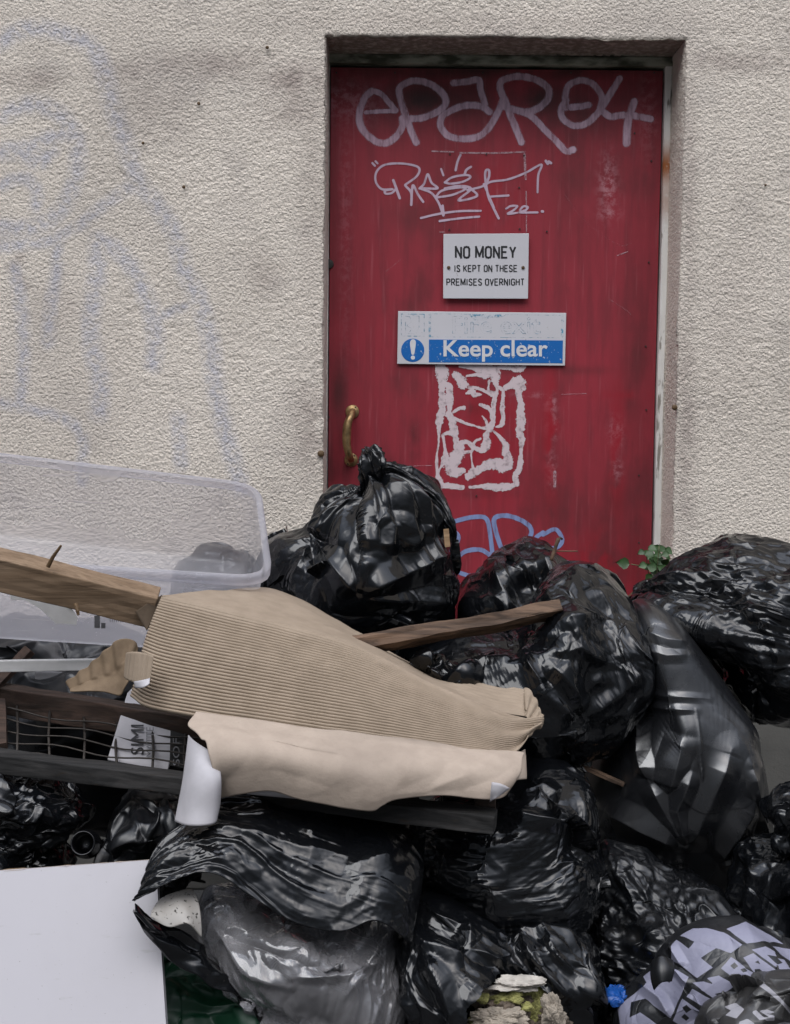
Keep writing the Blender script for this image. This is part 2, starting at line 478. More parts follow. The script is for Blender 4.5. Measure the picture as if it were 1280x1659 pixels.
# paint and dirt, as masks on the surface
pw = proj(V)
Z4 = 2.183
spray_lines = [([(0, 150), (60, 112), (150, 100), (250, 125), (330, 170), (370, 260), (400, 380), (440, 500), (490, 640), (560, 730), (620, 830), (650, 950), (700, 1050), (740, 1180), (760, 1350), (790, 1500), (830, 1640), (850, 1720)], 62),
               ([(10, 410), (100, 370), (190, 390), (250, 450), (275, 530), (265, 640), (215, 740), (150, 790), (60, 810), (-20, 800)], 58),
               ([(-10, 540), (90, 525), (180, 490), (215, 465)], 60), ([(60, 530), (140, 575), (190, 520)], 50),
               ([(-10, 660), (80, 630), (130, 670), (125, 730)], 44), ([(500, 640), (400, 700), (290, 790), (210, 840), (200, 950), (180, 1080), (170, 1210)], 44),
               ([(210, 845), (60, 870), (-10, 870)], 44), ([(350, 850), (420, 890), (480, 970), (530, 1090), (550, 1200), (540, 1290)], 60),
               ([(350, 850), (340, 1000), (320, 1150), (330, 1250), (355, 1350), (350, 1460)], 62), ([(50, 950), (70, 1050), (85, 1200), (75, 1420)], 46),
               ([(-10, 1420), (120, 1450), (220, 1480), (290, 1540), (290, 1700)], 40), ([(530, 1130), (650, 1085)], 34), ([(630, 1480), (640, 1640)], 50)]
spray = np.zeros(len(V)); near = (pw[:, 0] < 460) & (pw[:, 1] < 860) & (pw[:, 0] > -60) & (pw[:, 1] > -60)
for ln, wd in spray_lines:
    d, _ = seg_dist(pw[near], smooth(ln, 5) / Z4)
    spray[near] = np.maximum(spray[near], np.clip(1.25 - d / (wd / Z4 * .62), 0, 1) * .78)
d, _ = seg_dist(pw[near], np.array([(75, 905), (40, 945), (70, 985), (95, 1020)]) / Z4)
grey = np.clip(1 - d / 14, 0, 1)
stain = np.zeros(len(V))
for sx, sy, rx, ry, a in ((215, 118, 60, 24, .6), (330, 105, 110, 24, .7), (480, 130, 60, 30, .8), (485, 175, 60, 40, .55), (50, 128, 50, 18, .6), (250, 165, 70, 60, .4), (430, 445, 30, 40, .35),
                          (500, 690, 30, 90, .6), (1190, 100, 110, 22, .55), (1118, 300, 16, 230, .55), (1112, 700, 18, 240, .6), (1180, 500, 70, 200, .2), (95, 500, 60, 40, .3), (505, 300, 24, 220, .3), (800, 40, 380, 22, .28), (120, 650, 120, 160, .15)):
    stain = np.maximum(stain, a * np.exp(-((pw[:, 0] - sx) / rx) ** 2 - ((pw[:, 1] - sy) / ry) ** 2))
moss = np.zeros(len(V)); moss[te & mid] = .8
stain[near] = np.maximum(stain[near], grey * .5)
# recess: both sides and the soffit carry on from the arris
Vs = [W]; Fs = [F.tolist()]; at = {'spray': [spray], 'stain': [stain], 'moss': [moss]}
nbase = len(W); idg = np.arange(len(V)).reshape(GX.shape)
ci0 = int(np.argmin(abs(gx - XL))); ci1 = int(np.argmin(abs(gx - XR))); ri = int(np.argmin(abs(gz - ZT)))
def strip(ids, nrm, st, ms):
    global nbase
    ids = np.asarray(ids); k = 34; m_ = len(ids); prev = ids
    for q in range(1, k + 1):
        y = DEP * 1.25 * q / k
        b = V[ids].copy(); b[:, 1] = y
        hh = rough_h(b * np.array((1, 1, 1.0)) + 7) * (.8 if q < k else .3)
        f = max(0, 1 - q / 4)
        b += np.asarray(nrm) * hh[:, None]
        b[:, 0] += (W[ids, 0] - V[ids, 0]) * f; b[:, 2] += (W[ids, 2] - V[ids, 2]) * f
        Vs.append(b); cur = np.arange(nbase, nbase + m_); nbase += m_
        Fs.append(np.stack([prev[:-1], prev[1:], cur[1:], cur[:-1]], 1).tolist())
        at['spray'].append(np.zeros(m_)); at['stain'].append(np.full(m_, st)); at['moss'].append(np.full(m_, ms))
        prev = cur
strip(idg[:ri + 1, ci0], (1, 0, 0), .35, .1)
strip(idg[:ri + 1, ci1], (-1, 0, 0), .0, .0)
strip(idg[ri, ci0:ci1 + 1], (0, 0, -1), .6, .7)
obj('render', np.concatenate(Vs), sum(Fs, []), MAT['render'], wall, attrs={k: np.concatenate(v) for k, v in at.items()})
b = MB(); b.box((-7, -.022, 0), (7, .0, .5)); pl = b.build('plinth', MAT['cement'], wall)
bevel(pl, .006)
b = MB(); b.box((-7, .20, 0), (7, .24, 5)); b.build('backing', MAT['cement'], wall)
# little dark pits and rust specks in the render
b = MB()
for px, py, r in ((433, 77, 3), (322, 168, 3), (298, 303, 3), (1093, 660, 5), (520, 735, 6), (232, 232, 2.5), (1240, 300, 2)):
    c = P(px, py, -.004); b.disc(c, r * .0014, .003, n=9)
b.build('pit', MAT['rust'], wall, True)

# frame of the doorway
YF = DEP; YD = DEP + .018
JX = P(1086, 400, YF)[0]; JI = P(1072, 400, YF)[0]
HZ0 = P(800, 88, YF)[2]; HZ1 = P(800, 104, YF)[2]
fr = []
def jamb(x0, x1, y0, y1, z0, z1):
    n = 260; zz = np.linspace(z0, z1, n)
    prof = [(x0, y1), (x0, y0 + .003), (x0 + .003, y0), (x1 - .003, y0), (x1, y0 + .003), (x1, y1)]
    V = np.array([(x + .0008 * math.sin(z * 9), y, z) for z in zz for x, y in prof])
    V[:, 1] += .0012 * fbm(V * np.array((90, 90, 14)), 3, 3)
    return V, grid_faces(n, 6), None
V1, F1, _ = jamb(JI, JX - .004, YF + .002, YF + .06, .05, HZ1)
V2, F2, _ = jamb(JX - .0035, XR + .02, YF - .012, YF + .05, .05, HZ0 + .01)
pj = proj(V1)
rust = np.exp(-((pj[:, 1] - 268) / 32) ** 2) * np.clip((pj[:, 0] - 1068) / 4, 0, 1) + .5 * np.exp(-((pj[:, 1] - 330) / 25) ** 2)
frame_o = obj('door_frame', np.concatenate([V1, V2]), np.concatenate([F1, F2 + len(V1)]), MAT['frame'], wall, False, attrs={'rust': np.concatenate([rust, np.zeros(len(V2))])})
b = MB(); b.box((XL - .02, YF + .001, HZ1), (JX - .004, YF + .05, HZ0 - .001)); b.box((XL - .02, YF - .012, HZ0), (XR + .02, YF + .05, HZ0 + .03))
hd_ = b.build('head', MAT['head'], frame_o); bevel(hd_, .003)
b = MB(); b.box((XL - .01, YF + .002, .05), (XL + .001, YF + .05, HZ1)); b.build('jamb', MAT['frame'], frame_o)

# ================================================================ the door
DX0 = XL + .004; DX1 = JI - .004; DZ1 = HZ1 - .007; DZ0 = .10
door = empty('door', ((DX0 + DX1) / 2, YD, DZ0), 'weathered red flush door covered in graffiti behind the heap', 'door')
dx = np.linspace(DX0, DX1, 150); dz = np.linspace(DZ0, DZ1, 330)
A, B = np.meshgrid(dx, dz)
V = np.stack([A.ravel(), np.full(A.size, YD), B.ravel()], 1)
V[:, 1] += .0025 * fbm(V * 2.2, 2, 8) + .0002 * fbm(V * np.array((60, 1, 8)), 2, 9)
pd = proj(V)
def blobs(L):
    r = np.zeros(len(pd))
    for x, y, rx, ry, a in L: r = np.maximum(r, a * np.exp(-((pd[:, 0] - x) / rx) ** 2 - ((pd[:, 1] - y) / ry) ** 2))
    return r
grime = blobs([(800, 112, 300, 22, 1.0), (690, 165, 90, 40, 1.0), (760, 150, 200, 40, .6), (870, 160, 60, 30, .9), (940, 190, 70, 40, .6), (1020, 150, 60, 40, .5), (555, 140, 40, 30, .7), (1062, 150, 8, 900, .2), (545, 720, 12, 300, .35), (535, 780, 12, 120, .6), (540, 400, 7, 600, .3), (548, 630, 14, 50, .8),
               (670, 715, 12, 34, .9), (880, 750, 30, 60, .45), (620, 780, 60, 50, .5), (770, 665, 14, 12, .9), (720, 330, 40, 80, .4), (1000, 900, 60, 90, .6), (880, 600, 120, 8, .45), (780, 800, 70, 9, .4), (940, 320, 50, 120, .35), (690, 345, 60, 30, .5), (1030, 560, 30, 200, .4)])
fade = blobs([(985, 300, 13, 40, 1.0), (985, 345, 16, 10, .8), (560, 165, 50, 30, .55), (893, 655, 8, 14, 1.1), (895, 690, 9, 18, .9), (893, 760, 8, 30, .55), (998, 700, 10, 22, .8), (1000, 760, 8, 14, .7), (860, 640, 30, 4, .5), (1050, 180, 14, 60, .35), (560, 350, 10, 200, .2)])
fresh = blobs([(893, 700, 14, 110, 1.0), (1000, 730, 14, 100, .8), (800, 310, 70, 70, .55), (790, 700, 70, 100, .75), (960, 930, 60, 60, .8), (1010, 640, 40, 8, .6)])
F = grid_faces(330, 150)
n0 = len(V); edge = np.concatenate([np.arange(150), np.arange(149, n0, 150)[1:], np.arange(n0 - 1, n0 - 151, -1)[1:], np.arange(n0 - 150, -1, -150)[1:-1]])
Vb = V[edge].copy(); Vb[:, 1] += .04
m_ = len(edge); Fb = [(int(edge[k]), int(edge[(k + 1) % m_]), n0 + (k + 1) % m_, n0 + k) for k in range(m_)] + [tuple(range(n0, n0 + m_))]
z_ = np.zeros(m_)
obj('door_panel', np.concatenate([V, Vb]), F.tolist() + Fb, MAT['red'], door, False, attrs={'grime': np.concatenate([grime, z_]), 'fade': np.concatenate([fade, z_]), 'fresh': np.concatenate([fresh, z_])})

YG = YD - .0007
def strokes(name, lines, mat, parent, Y, res=.0022, pad=.0, label=None):
    """paint strokes [(x, y[, width])...] in photo pixels, as one thin skin on the door"""
    L = []
    for pts, wd in lines:
        q = np.asarray(pts, float)
        if q.shape[1] == 2: q = np.concatenate([q, np.full((len(q), 1), wd)], 1)
        L.append(smooth(q, 6) if len(q) > 2 else q)
    allp = np.concatenate(L); W3 = PN(allp[:, :2], Y)
    x0, x1, z0, z1 = W3[:, 0].min() - .02, W3[:, 0].max() + .02, W3[:, 2].min() - .02, W3[:, 2].max() + .02
    nx, nz = int((x1 - x0) / res) + 2, int((z1 - z0) / res) + 2
    A, B = np.meshgrid(np.linspace(x0, x1, nx), np.linspace(z0, z1, nz))
    V = np.stack([A.ravel(), np.full(A.size, Y), B.ravel()], 1); q = proj(V); V0 = V.copy(); V0[:, 1] = YD; V[:, 1] += .0025 * fbm(V0 * 2.2, 2, 8)
    m = np.full(len(V), -5.0)
    for l in L:
        d, par = seg_dist(q, l[:, :2]); hw = np.interp(par, np.linspace(0, 1, len(l)), l[:, 2]) / 2
        m = np.maximum(m, (hw - d) / np.maximum(hw, 2.2))
    F = grid_faces(nz, nx); F = F[(m[F] > -.45).any(1)]
    u = np.unique(F); mp = np.zeros(len(V), int); mp[u] = np.arange(len(u))
    o = obj(name, V[u], mp[F], MAT[mat], parent, False, attrs={'m': m[u]})
    if label: o['label'] = label
    return o
def sc(pts, s, ox, oy, w=None): return [(p[0] / s + ox, p[1] / s + oy) + ((p[2] / s,) if len(p) > 2 else ()) for p in pts]
a = lambda p: sc(p, 4.923, 560, 100)
b_ = lambda p: sc(p, 4.0, 800, 100)
strokes('graffiti', [(a([(205, 235), (150, 290), (115, 390), (115, 490), (160, 570), (240, 635), (320, 650), (400, 600), (450, 520), (455, 460)]), 15), (a([(160, 405), (300, 395), (400, 395)]), 9), (a([(200, 230), (280, 255), (340, 320), (400, 390)]), 12),
    (a([(565, 645), (510, 520), (470, 400), (430, 260), (440, 200), (520, 155), (620, 160), (720, 205), (790, 280), (790, 350), (720, 405), (600, 450), (450, 455)]), 14.5),
    (a([(860, 170), (960, 160), (1060, 145), (1075, 220), (1110, 340)]), 14), (a([(1150, 400), (1080, 355), (950, 350), (840, 390), (770, 440), (760, 520), (820, 590), (930, 615), (1050, 600), (1130, 540), (1210, 410), (1260, 290)]), 14.5),
    (b_([(180, 520), (130, 400), (80, 270), (40, 170), (60, 120), (150, 95), (270, 115), (350, 170), (350, 240), (290, 300), (210, 325), (130, 310), (70, 290)]), 15), (b_([(130, 310), (240, 350), (330, 440), (420, 530), (470, 580), (515, 570)]), 14),
    (b_([(500, 295), (560, 290), (615, 280)]), 14), (b_([(470, 300), (465, 210), (490, 150), (570, 120), (650, 150), (700, 230), (690, 300)]), 14), (b_([(470, 250), (435, 310), (450, 370), (520, 415), (610, 395), (690, 310), (760, 200), (815, 110)]), 14),
    (b_([(700, 320), (760, 355), (860, 345), (1015, 370)]), 14.5), (b_([(910, 260), (880, 340), (865, 440), (860, 530)]), 16)],
    'pale_marker', door, YG)['label'] = 'wide pale pink graffiti tag across the top of the door'
c_ = lambda p: sc(p, 4.129, 590, 240)
strokes('graffiti', [(c_([(55, 100), (72, 118)]), 4), (c_([(76, 88), (90, 102)]), 4), (c_([(1215, 85), (1228, 105)]), 5), (c_([(1235, 90), (1250, 100)]), 5),
    (c_([(195, 215), (215, 270), (238, 335)]), 5), (c_([(215, 270), (185, 300), (145, 305), (140, 285), (190, 275), (120, 275), (80, 230), (80, 165), (130, 115), (230, 102), (330, 115), (370, 140), (350, 190), (275, 245)]), 4.2),
    (c_([(275, 250), (315, 300), (315, 380), (325, 250), (360, 310), (395, 360)]), 4.6), (c_([(370, 270), (400, 240), (425, 175), (450, 230), (490, 270), (380, 270), (450, 300), (500, 370), (530, 450), (525, 385)]), 4.4),
    (c_([(515, 140), (530, 182)]), 4), (c_([(645, 45), (625, 90), (612, 148)]), 4.5), (c_([(715, 125), (685, 145), (672, 175)]), 4.5),
    (c_([(540, 230), (590, 195), (680, 180), (712, 195), (660, 225), (580, 238), (540, 230)]), 4.2), (c_([(480, 325), (520, 285), (620, 265), (680, 270), (600, 310), (500, 328), (480, 325)]), 4.2),
    (c_([(540, 270), (620, 255), (690, 258), (710, 280), (630, 350), (755, 320), (700, 262)]), 4.4), (c_([(690, 280), (780, 260), (850, 225), (960, 210), (1080, 165), (1185, 110), (1165, 180), (1160, 295)]), 4.2),
    (c_([(820, 230), (835, 190), (835, 150), (815, 150), (810, 200), (830, 320), (870, 410), (900, 470)]), 4.6), (c_([(800, 240), (830, 310), (870, 400)]), 4), (c_([(840, 325), (965, 317)]), 4.2),
    (c_([(380, 468), (500, 440), (640, 422), (780, 420)]), 4.2), (c_([(505, 488), (640, 470), (770, 458)]), 4.2),
    (c_([(950, 405), (980, 388), (1025, 388), (1000, 415), (960, 440), (1040, 430)]), 4), (c_([(1040, 415), (1065, 390), (1095, 395), (1080, 415), (1040, 430), (1160, 430)]), 4), (c_([(1190, 423), (1196, 424)]), 5)],
    'thin_marker', door, YG - .0004, .0017)['label'] = 'thin pale marker tag under the large one'
d_ = lambda p: sc(p, 2.0, 500, 480)
strokes('graffiti', [(d_([(470, 730), (530, 716), (575, 720), (588, 770), (596, 835)]), 8.5), (d_([(470, 760), (486, 780), (475, 820)]), 8), (d_([(600, 850), (560, 822), (510, 826), (478, 850)]), 8.5), (d_([(470, 890), (530, 905), (580, 885), (605, 840)]), 8), (d_([(470, 942), (505, 935)]), 8),
    (d_([(622, 810), (606, 760), (604, 718), (650, 712), (705, 735), (722, 765), (700, 798), (650, 818)]), 9), (d_([(760, 772), (800, 755), (822, 790), (800, 815), (750, 808), (735, 785), (760, 765)]), 8), (d_([(835, 862), (845, 880)]), 9)],
    'blue_marker', door, YG)['label'] = 'blue marker graffiti low on the door behind the bags'
g_ = lambda p: (sc([(x_, y_, w_ * 1.3 + 4) for x_, y_, w_ in p], 7.11, 690, 580), 0)
strokes('glue_residue', [g_(q) for q in (
    [(165, 110, 90), (190, 180, 120), (185, 280, 70), (185, 400, 50), (190, 520, 70), (190, 600, 65), (160, 700, 75), (150, 800, 40), (150, 900, 20), (145, 1000, 15), (130, 1100, 14), (125, 1200, 27), (130, 1320, 22), (150, 1400, 60), (170, 1470, 60)],
    [(210, 290, 40), (250, 310, 50), (290, 335, 40)], [(270, 365, 60), (270, 480, 80), (275, 580, 40), (265, 640, 60), (300, 720, 60), (330, 850, 70), (350, 950, 50), (370, 1010, 90), (380, 1080, 110), (340, 1150, 120), (300, 1240, 140), (330, 1310, 110), (430, 1300, 50)],
    [(195, 880, 20), (270, 860, 40), (340, 880, 60)], [(195, 890, 25), (215, 1000, 22), (225, 1100, 40), (225, 1180, 90), (180, 1240, 20), (140, 1330, 15)],
    [(390, 95, 18), (560, 110, 60), (680, 150, 130), (780, 170, 120), (800, 260, 70), (820, 340, 28), (815, 410, 25), (790, 470, 40), (775, 600, 45), (775, 720, 40), (740, 810, 70)],
    [(840, 110, 30), (980, 110, 50), (1080, 130, 60), (1140, 100, 25)], [(470, 205, 15), (600, 195, 30), (720, 220, 20)], [(345, 200, 70), (400, 250, 80), (430, 300, 95)],
    [(500, 340, 30), (600, 350, 25), (700, 390, 30), (760, 410, 50), (820, 405, 30)], [(460, 410, 12), (530, 385, 55), (560, 420, 50), (640, 420, 14)], [(730, 260, 18), (720, 340, 15), (715, 400, 20)],
    [(840, 330, 20), (890, 360, 40), (960, 320, 60), (1050, 290, 140), (1080, 330, 120), (1070, 430, 50), (1095, 530, 60), (1090, 640, 75), (1095, 760, 80), (1080, 850, 70), (1105, 950, 60), (1095, 1080, 25), (1090, 1180, 50), (1075, 1280, 50), (1030, 1360, 50), (1045, 1450, 50)],
    [(890, 390, 30), (890, 470, 30), (880, 560, 40), (890, 680, 35), (870, 770, 40), (810, 795, 12)], [(630, 540, 30), (700, 565, 40), (750, 610, 30), (760, 700, 30)],
    [(320, 620, 25), (390, 580, 30), (440, 575, 35)], [(320, 690, 25), (450, 750, 25), (560, 780, 16), (640, 805, 20), (730, 810, 40)], [(650, 670, 10), (690, 720, 20), (710, 790, 30)],
    [(710, 850, 30), (690, 920, 80), (690, 1000, 90), (650, 1060, 60), (590, 1050, 40), (550, 1000, 25), (580, 950, 20), (630, 930, 20)], [(400, 970, 30), (480, 970, 40), (530, 1020, 30), (530, 1070, 25), (450, 1090, 30)],
    [(520, 1090, 15), (530, 1200, 12), (550, 1280, 30)], [(490, 1360, 70), (550, 1320, 80), (640, 1270, 70), (720, 1230, 90), (830, 1220, 110), (890, 1250, 110)],
    [(780, 840, 15), (850, 910, 30), (920, 1000, 50), (920, 1080, 70), (950, 1180, 80), (965, 1250, 60)], [(150, 1490, 30), (230, 1470, 50), (330, 1480, 50), (420, 1490, 40)], [(510, 1490, 25), (620, 1480, 30), (720, 1480, 60), (830, 1490, 70), (960, 1480, 60), (1010, 1460, 40)])],
    'glue', door, YG, .0016)
strokes('scuff', [(sc([(490, 435), (600, 436), (700, 432)], 2, 500, 30), 4), (sc([(700, 440), (703, 520)], 2, 500, 30), 5), (sc([(705, 560), (706, 690)], 2, 500, 30), 3), (sc([(438, 470), (440, 690)], 2, 500, 30), 1.6), (sc([(425, 692), (440, 692)], 2, 500, 30), 2.5),
    (sc([(400, 430), (470, 432)], 2, 500, 30), 3.5), (sc([(830, 570), (880, 640), (950, 700), (1010, 735), (1045, 728)], 2, 500, 30), 1.3), (sc([(1000, 768), (1035, 755)], 2, 500, 30), 2.5), (sc([(250, 820), (300, 780)], 2, 500, 30), 1.4), (sc([(975, 10), (1030, 45), (1045, 60)], 2, 500, 480), 1.6), (sc([(340, 550), (400, 548)], 2, 500, 480), 2), (sc([(820, 318), (900, 315)], 2, 500, 480), 2), (sc([(798, 570), (797, 615)], 2, 500, 480), 7), (sc([(330, 440), (360, 410)], 2, 500, 480), 1.2)],
    'scuff', door, YG - .0003, .0016)

# ironmongery on the door
hb = MB()
t_ = P(571, 667, YD); u_ = P(569, 745, YD)
pts = [t_ + (0, -.004, 0), t_ + (0, -.025, -.002), t_ + (-.004, -.042, -.015)] + [t_ + (u_ - t_) * f + np.array((-.004 - .007 * math.sin(math.pi * f), -.044 - .004 * math.sin(math.pi * f), 0)) for f in (.25, .4, .55, .7)] + [u_ + (-.004, -.042, .014), u_ + (0, -.025, .002), u_ + (0, -.004, 0)]
sp_ = smooth(pts, 5); rr = .0078 + .0032 * np.sin(np.pi * np.linspace(0, 1, len(sp_))) ** 2
hb.tube(sp_, rr, 14); hnd = hb.build('handle', MAT['brass'], door, True)
for c in (t_, u_):
    b = MB(); b.disc(c, .0175, .004, dome=.0025, n=28); ro = b.build('rosette', MAT['brass'], hnd, False); bevel(ro, .0012)
    for dxx in (-.011, .011):
        b = MB(); b.disc(c + (dxx * .7, -.004, dxx * .9), .0026, .0015, n=8); b.build('screw', MAT['darkmetal'], ro)
b = MB(); c = P(533, 428, YD); b.disc(c, .012, .006, n=20, dome=.001); b.disc(c + (0, -.006, .003), .0035, .002, n=12); b.build('keyhole', MAT['darkmetal'], door)
for px, py in ((1055, 261), (1051, 425), (1046, 561), (1047, 664), (1035, 770), (1035, 879), (531, 265), (533, 520), (533, 676), (782, 118), (640, 118), (925, 118), (729, 250), (788, 250), (849, 252), (841, 304), (728, 372), (842, 371), (886, 375), (1028, 216), (772, 803), (545, 118), (1060, 118)):
    b = MB(); b.disc(P(px, py, YD), .0022, .0035, n=8); b.build('screw', MAT['darkmetal'], door)

# ---------------------------------------------------------------- lettering helper and the two signs
def text(name, body_, box, Y, mat, parent, bold=0., outline=0., turn=0, depth=.0003):
    """letters fitted to a pixel box x0,y0,x1,y1 on the plane at depth Y"""
    cu = bpy.data.curves.new(name, 'FONT'); cu.body = body_; cu.size = 1; cu.offset = bold
    if outline: cu.fill_mode = 'NONE'; cu.bevel_depth = outline; cu.bevel_resolution = 0
    else: cu.extrude = .0001
    o = bpy.data.objects.new(name, cu); COL.objects.link(o); bpy.context.view_layer.update()
    me = bpy.data.meshes.new_from_object(o.evaluated_get(bpy.context.evaluated_depsgraph_get()))
    v = np.empty(len(me.vertices) * 3); me.vertices.foreach_get('co', v); v = v.reshape(-1, 3)
    F = [tuple(p.vertices) for p in me.polygons]
    bpy.data.objects.remove(o); bpy.data.curves.remove(cu); bpy.data.meshes.remove(me)
    lo, hi = v[:, :2].min(0), v[:, :2].max(0); q = (v[:, :2] - lo) / (hi - lo)
    if turn: q = np.stack([1 - q[:, 1], q[:, 0]], 1)
    x0, y0, x1, y1 = box
    py = y1 - q[:, 1] * (y1 - y0)
    if isinstance(Y, tuple): Y = Y[0][1] + (py - Y[0][0]) * (Y[1][1] - Y[0][1]) / (Y[1][0] - Y[0][0])
    Wd = PN(np.stack([x0 + q[:, 0] * (x1 - x0), py], 1), Y)
    Wd[:, 1] += np.clip(v[:, 2], -depth, depth) if not outline else np.clip(-v[:, 2], -.0004, .0004)
    return obj(name, Wd, F, MAT[mat], parent, False)
def plate(name, quad, Y, t, mat, parent, bev=.0008):
    q = PN(quad, Y); n = len(q); V = np.concatenate([q, q + (0, t, 0)])
    F = [tuple(range(n - 1, -1, -1)), tuple(range(n, 2 * n))] + [(k, (k + 1) % n, n + (k + 1) % n, n + k) for k in range(n)]
    o = obj(name, V, F, MAT[mat], parent, False)
    if bev: bevel(o, bev, 2)
    return o
YS = YD - .003
s1 = empty('sign', P(787, 484, YS), 'white metal plate reading NO MONEY IS KEPT ON THESE PREMISES OVERNIGHT on the red door', 'sign')
plate('plate', [(718.5, 379), (857, 378), (855.5, 484), (718, 483.5)], YS - .009, .003, 'sign', s1)
GLY = {'N': [[(0, 0), (0, 1), (1, 0), (1, 1)]], 'O': [[(0, .2), (0, .8), (.15, .96), (.5, 1), (.85, .96), (1, .8), (1, .2), (.85, .04), (.5, 0), (.15, .04), (0, .2), (0, .4)]], 'M': [[(0, 0), (0, 1), (.5, .15), (1, 1), (1, 0)]],
       'E': [[(1, 0), (0, 0), (0, 1), (1, 1)], [(0, .52), (.85, .52)]], 'Y': [[(0, 1), (.5, .45), (1, 1)], [(.5, .5), (.5, 0)]], 'I': [[(.5, 0), (.5, 1)]], 'K': [[(0, 0), (0, 1)], [(1, 1), (0, .38)], [(.35, .6), (1, 0)]],
       'S': [[(.95, .8), (.8, .96), (.5, 1), (.2, .96), (.03, .78), (.12, .62), (.5, .5), (.88, .38), (.98, .2), (.8, .04), (.5, 0), (.2, .04), (.03, .2)]], 'P': [[(0, 0), (0, 1), (.7, 1), (.95, .88), (.95, .6), (.7, .47), (0, .47)]],
       'R': [[(0, 0), (0, 1), (.7, 1), (.95, .88), (.95, .6), (.7, .47), (0, .47)], [(.5, .47), (1, 0)]], 'T': [[(0, 1), (1, 1)], [(.5, 1), (.5, 0)]], 'H': [[(0, 0), (0, 1)], [(1, 0), (1, 1)], [(0, .52), (1, .52)]], 'V': [[(0, 1), (.5, 0), (1, 1)]],
       'G': [[(1, .78), (.85, .96), (.5, 1), (.15, .96), (0, .8), (0, .2), (.15, .04), (.5, 0), (.85, .04), (1, .2), (1, .5), (.55, .5)]]}
def sign_line(t, box, Y, wt, mat, parent):
    """condensed gothic capitals, drawn stroke by stroke"""
    x0, y0, x1, y1 = box; adv = []; x = 0
    for ch in t:
        wd_ = {'I': .25, 'M': 1.3, ' ': .45}.get(ch, 1.0); adv.append((ch, x, wd_)); x += wd_ + (.52 if ch != ' ' else .3)
    sx = (x1 - x0) / (x - .52); V = []; F = []; k = 0
    for ch, ax_, wd_ in adv:
        for pl_ in GLY.get(ch, []):
            q = np.array([(x0 + (ax_ + p[0] * wd_) * sx, y1 - p[1] * (y1 - y0)) for p in pl_]); h_ = wt / 2
            tg = np.diff(q, axis=0); tg /= np.linalg.norm(tg, axis=1)[:, None]
            for i in range(len(q) - 1):
                a, b = q[i] - tg[i] * h_ * (.9 if 0 < i else 0), q[i + 1] + tg[i] * h_ * (.9 if i < len(tg) - 1 else 0); nn_ = np.array((-tg[i][1], tg[i][0])) * h_
                n0 = len(V); V += [tuple(v) for v in PN(np.array([a - nn_, b - nn_, b + nn_, a + nn_]), Y - .00002 * (k % 7))]; F.append((n0, n0 + 1, n0 + 2, n0 + 3)); k += 1
    return obj('lettering', V, F, MAT[mat], parent, False)
sign_line('NO MONEY', (738.5, 400, 835, 417.5), YS - .0094, 3.1, 'ink', s1)
sign_line('IS KEPT ON THESE', (736.5, 430, 837.5, 440), YS - .0094, 1.75, 'ink', s1)
sign_line('PREMISES OVERNIGHT', (724, 452, 849, 462), YS - .0094, 1.75, 'ink', s1)
for px in (727, 847.5):
    b = MB(); b.disc(P(px, 433.5, YS - .0092), .0042, .0022, n=14, dome=.0008); b.build('screw', MAT['rust'], s1)
s2 = empty('sign', P(780, 591, YS), 'blue and white fire exit sign with the words Keep clear, its upper half faded', 'sign')
plate('plate', [(645, 504), (917.5, 507), (915.5, 592.5), (643.5, 589.5)], YS - .0035, .0034, 'sign', s2)
plate('blue_panel', [(695, 550), (912, 551.5), (911.5, 588.5), (695, 587)], YS - .0040, .0004, 'blue', s2, 0)
text('lettering', 'Keep clear', (718.5, 551, 887.5, 586), YS - .0045, 'whiteprint', s2, .018)
b = MB(); b.disc(P(668.7, 567.5, YS - .0036), 18.6 * .00156, .0006, n=40); rd = b.build('roundel', MAT['blue'], s2)
ex = [(664.2, 556), (666, 551), (669, 549.5), (672.5, 551), (673.8, 556), (672.5, 566), (670.8, 574), (667, 574), (665.4, 566)]
b = MB(); q = PN(smooth(ex, 3, True), YS - .0046); b.add(q, [tuple(range(len(q) - 1, -1, -1))]); b.disc(P(669, 579.5, YS - .0043), 3.4 * .00156, .0004, n=16); b.build('exclamation_mark', MAT['whiteprint'], rd)
def rim(quad, t, Y):
    q = PN(quad, Y); c = q.mean(0); V = np.concatenate([q, c + (q - c) * (1 - t)]); V[4:, 1] = V[:4, 1]
    return V, [(k, (k + 1) % 4, 4 + (k + 1) % 4, 4 + k) for k in range(4)]
b = MB()
for qd, t in (([(649.5, 508), (688, 508.4), (688, 545.5), (649.5, 545)], .07), ([(694.5, 508), (913.5, 510.5), (912.5, 547.5), (694.5, 546)], .035)): b.add(*rim(qd, t, YS - .0040))
fl = [(760, 509.6), (820, 510.2), (812, 515), (797, 514), (789, 518), (784, 521), (776, 518.5), (771, 520), (765, 516)]
q = PN(fl, YS - .0041); b.add(q, [tuple(range(len(q) - 1, -1, -1))])
b.build('outline', MAT['blueflake'], s2)
text('lettering', 'Fire exit', (733, 512, 876, 541), YS - .0040, 'blueflake', s2, 0, .0075)
b = MB()
for pl_ in ([(657, 512), (664, 513), (666, 522), (659, 528), (667, 532), (662, 541)], [(668, 511), (679, 512), (679, 530), (674, 541)], [(657, 520), (657, 540), (672, 541)]):
    b.tube(PN(pl_, YS - .0040), .0006, 4)
b.build('pictogram', MAT['blueflake'], s2)

